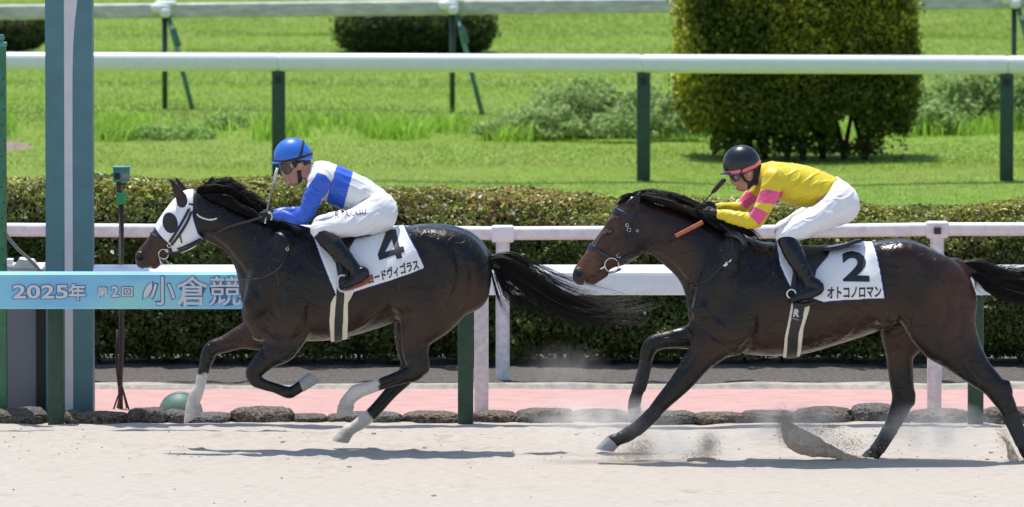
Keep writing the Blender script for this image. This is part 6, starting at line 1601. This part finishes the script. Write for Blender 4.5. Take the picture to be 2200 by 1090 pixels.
# ------------------------------------------------------------------ sand thrown up by the second horse
M['thrown'] = mat('damp thrown sand', (.68, .60, .49), .95, transl=.45, noise=(40, .25), bump=(150, .8, .006))
def spray(name, label, chains, box, grains, seed):
    Y = H2Y; R = Rider(Y); S = R.G(box, .006, 70)
    for L, k in chains: R.add(S, L, k, 5)
    X, Yg, Z = np.meshgrid(*S.ax, indexing='ij'); m_ = np.abs(S.f) < .05
    P = np.c_[X[m_], Yg[m_], Z[m_]]; S.f[m_] += (.006 * fbm(P * 16, seed, 2) + .005 * fbm(P * 60, seed + 1, 2)).astype(np.float32)
    V, Q = surf(S, None, 0)
    r = np.random.default_rng(seed)
    vs = [V]; fs = []; off = len(V); k = 0
    T = np.array([[1, 1, 1], [1, -1, -1], [-1, 1, -1], [-1, -1, 1]]) * .6
    tf = np.array([[0, 1, 2], [0, 3, 1], [0, 2, 3], [1, 3, 2]])
    for (px, py, spx, spy, n, vx, vy) in grains:
        for i in range(n):
            t = abs(r.normal(0, .6)); c = R.st([(px + r.normal(0, spx) + vx * t, py + r.normal(0, spy) + vy * t, r.normal(0, 22), 1, 1)])[0][:3]
            if c[2] < .004: continue
            s = r.uniform(.0008, .0020) * (2.2 if r.random() < .06 else 1)
            vs.append(T[:, [0, 1, 2]] * s * r.uniform(.7, 1.3, 3) + np.array(c)); fs.append(tf + off + 4 * k); k += 1
    o = put(name, mesh_np(np.concatenate(vs), [Q, np.concatenate(fs)]), M['thrown'])
    return tag(o, label, 'sand', kind='stuff')
spray('sand_spray', 'curling wave of sand thrown up by the planted hind hoof of the second horse',
      [([(1872, 994, 36, 7, 22), (1830, 986, 30, 6, 22), (1785, 973, 26, 13, 20), (1745, 960, 22, 23, 18), (1714, 945, 18, 26, 16), (1694, 922, 14, 15, 12), (1692, 905, 12, 7, 8), (1699, 896, 10, 3, 5)], 8),
       ([(1900, 1002, 36, 5, 40), (1850, 999, 30, 9, 40), (1800, 1003, 24, 7, 40)], 16)],
      (1660, 880, 1920, 1015), [(1688, 920, 7, 20, 4200, -12, -10), (1705, 898, 16, 10, 2600, 40, -8), (1750, 932, 26, 12, 3200, 22, -14), (1800, 962, 30, 9, 2600, 20, -14), (1850, 980, 30, 10, 900, 20, -20)], 301)
spray('sand_spray', 'plume of sand kicked up at the right edge behind the second horse',
      [([(2230, 1000, -20, 14, 30), (2185, 996, -24, 14, 30), (2172, 972, -26, 9, 20), (2164, 950, -28, 6, 16), (2152, 936, -30, 3, 10)], 10)], (2120, 915, 2260, 1015), [(2160, 940, 8, 12, 1200, -8, -16), (2180, 965, 14, 14, 900, 0, -20)], 302)
spray('sand_spray', 'low burst of sand beneath the landing forefoot of the second horse',
      [([(1300, 1003, -40, 3, 30), (1345, 1001, -40, 5, 34), (1395, 999, -40, 3, 30)], 8)], (1290, 930, 1440, 1012), [(1375, 974, 18, 10, 4200, 6, -22), (1345, 986, 28, 6, 2600, 10, -14)], 303)
spray('sand_spray', 'small fan of sand flung up below the chest of the second horse',
      [([(1480, 988, 0, 3, 20), (1510, 988, 0, 4, 24), (1536, 988, 0, 3, 20)], 8)], (1460, 915, 1560, 1000), [(1520, 964, 12, 11, 3800, 4, -18), (1500, 980, 22, 5, 1800, 0, -8)], 304)

def dust(name, label, px, py, rx, ry, ryd, dens, seed, Y=H2Y):
    c = at(px, py, Y); s = (Y + 60) / FPX
    bm = bmesh.new(); bmesh.ops.create_icosphere(bm, subdivisions=4, radius=1)
    for v in bm.verts: v.co *= 1.0
    me = bpy.data.meshes.new('dust'); bm.to_mesh(me); bm.free()
    m = bpy.data.materials.new('dust haze'); m.use_nodes = True; N = m.node_tree.nodes; L = m.node_tree.links
    N.remove(N['Principled BSDF']); pv = N.new('ShaderNodeVolumePrincipled'); pv.inputs['Color'].default_value = (.99, .96, .92, 1); pv.inputs['Anisotropy'].default_value = .2
    tc = N.new('ShaderNodeTexCoord'); ln = N.new('ShaderNodeVectorMath'); ln.operation = 'LENGTH'; L.new(tc.outputs['Object'], ln.inputs[0])
    mr = N.new('ShaderNodeMapRange'); mr.inputs['From Min'].default_value = 1.0; mr.inputs['From Max'].default_value = .15; L.new(ln.outputs['Value'], mr.inputs[0])
    mp = N.new('ShaderNodeMapping'); mp.inputs['Location'].default_value = (seed, 0, 0); mp.inputs['Rotation'].default_value = (0, .6, 0); mp.inputs['Scale'].default_value = (2.6, 1.6, 1.2); L.new(tc.outputs['Object'], mp.inputs[0])
    nz = N.new('ShaderNodeTexNoise'); nz.inputs['Scale'].default_value = 1.3; nz.inputs['Detail'].default_value = 4; L.new(mp.outputs[0], nz.inputs['Vector'])
    m2 = N.new('ShaderNodeMapRange'); m2.inputs['From Min'].default_value = .34; m2.inputs['From Max'].default_value = .70; L.new(nz.outputs[0], m2.inputs[0])
    mu = N.new('ShaderNodeMath'); mu.operation = 'MULTIPLY'; L.new(mr.outputs[0], mu.inputs[0]); L.new(m2.outputs[0], mu.inputs[1])
    m3 = N.new('ShaderNodeMath'); m3.operation = 'MULTIPLY'; m3.inputs[1].default_value = dens; L.new(mu.outputs[0], m3.inputs[0]); L.new(m3.outputs[0], pv.inputs['Density'])
    L.new(pv.outputs[0], N['Material Output'].inputs['Volume'])
    o = put(name, me, m, loc=c); o.scale = (rx * s, ryd, ry * s)
    return tag(o, label, 'dust', kind='stuff')
dust('dust', 'thin pale dust blowing before the raised far foreleg of the second horse', 1290, 900, 190, 62, .35, 5.0, 3)
dust('dust', 'pale dust rising over the curling sand wave', 1700, 915, 140, 56, .35, 4.5, 11)
dust('dust', 'thin dust hanging behind the planted hind leg of the second horse', 2010, 920, 150, 66, .35, 5.0, 23)
dust('dust', 'faint drifting dust behind the tail of the leading horse', 1215, 790, 110, 60, .35, .6, 31)
dust('dust', 'pale dust around the landing forefoot of the second horse', 1440, 955, 170, 46, .35, 5.0, 41)

# loose crumbs of sand lying on the track
_r = np.random.default_rng(77); n = 300
cx, cy = _r.uniform(-4.2, 4.2, n), np.where(_r.random(n) < .7, _r.uniform(-.3, 2.5, n), _r.uniform(-3.5, 2.5, n))
bm = bmesh.new(); bmesh.ops.create_icosphere(bm, subdivisions=1, radius=1); bv = np.array([v.co[:] for v in bm.verts]); bf = np.array([[v.index for v in f.verts] for f in bm.faces]); bm.free()
sz = _r.uniform(.003, .008, n) * np.where(_r.random(n) < .08, 2.0, 1); zz = sand_z(np.c_[cx, cy, np.zeros(n)])
V = (bv[None] * (1 + _r.normal(0, .18, (n, len(bv), 1))) * sz[:, None, None] * np.array([1.2, 1.2, .75]) + np.c_[cx, cy, zz + sz * .25][:, None, :]).reshape(-1, 3)
F = (bf[None] + (np.arange(n) * len(bv))[:, None, None]).reshape(-1, 3)
tag(put('sand_crumbs', mesh_np(V, F), M['sand']), 'loose crumbs of sand scattered over the track', 'sand', kind='stuff')
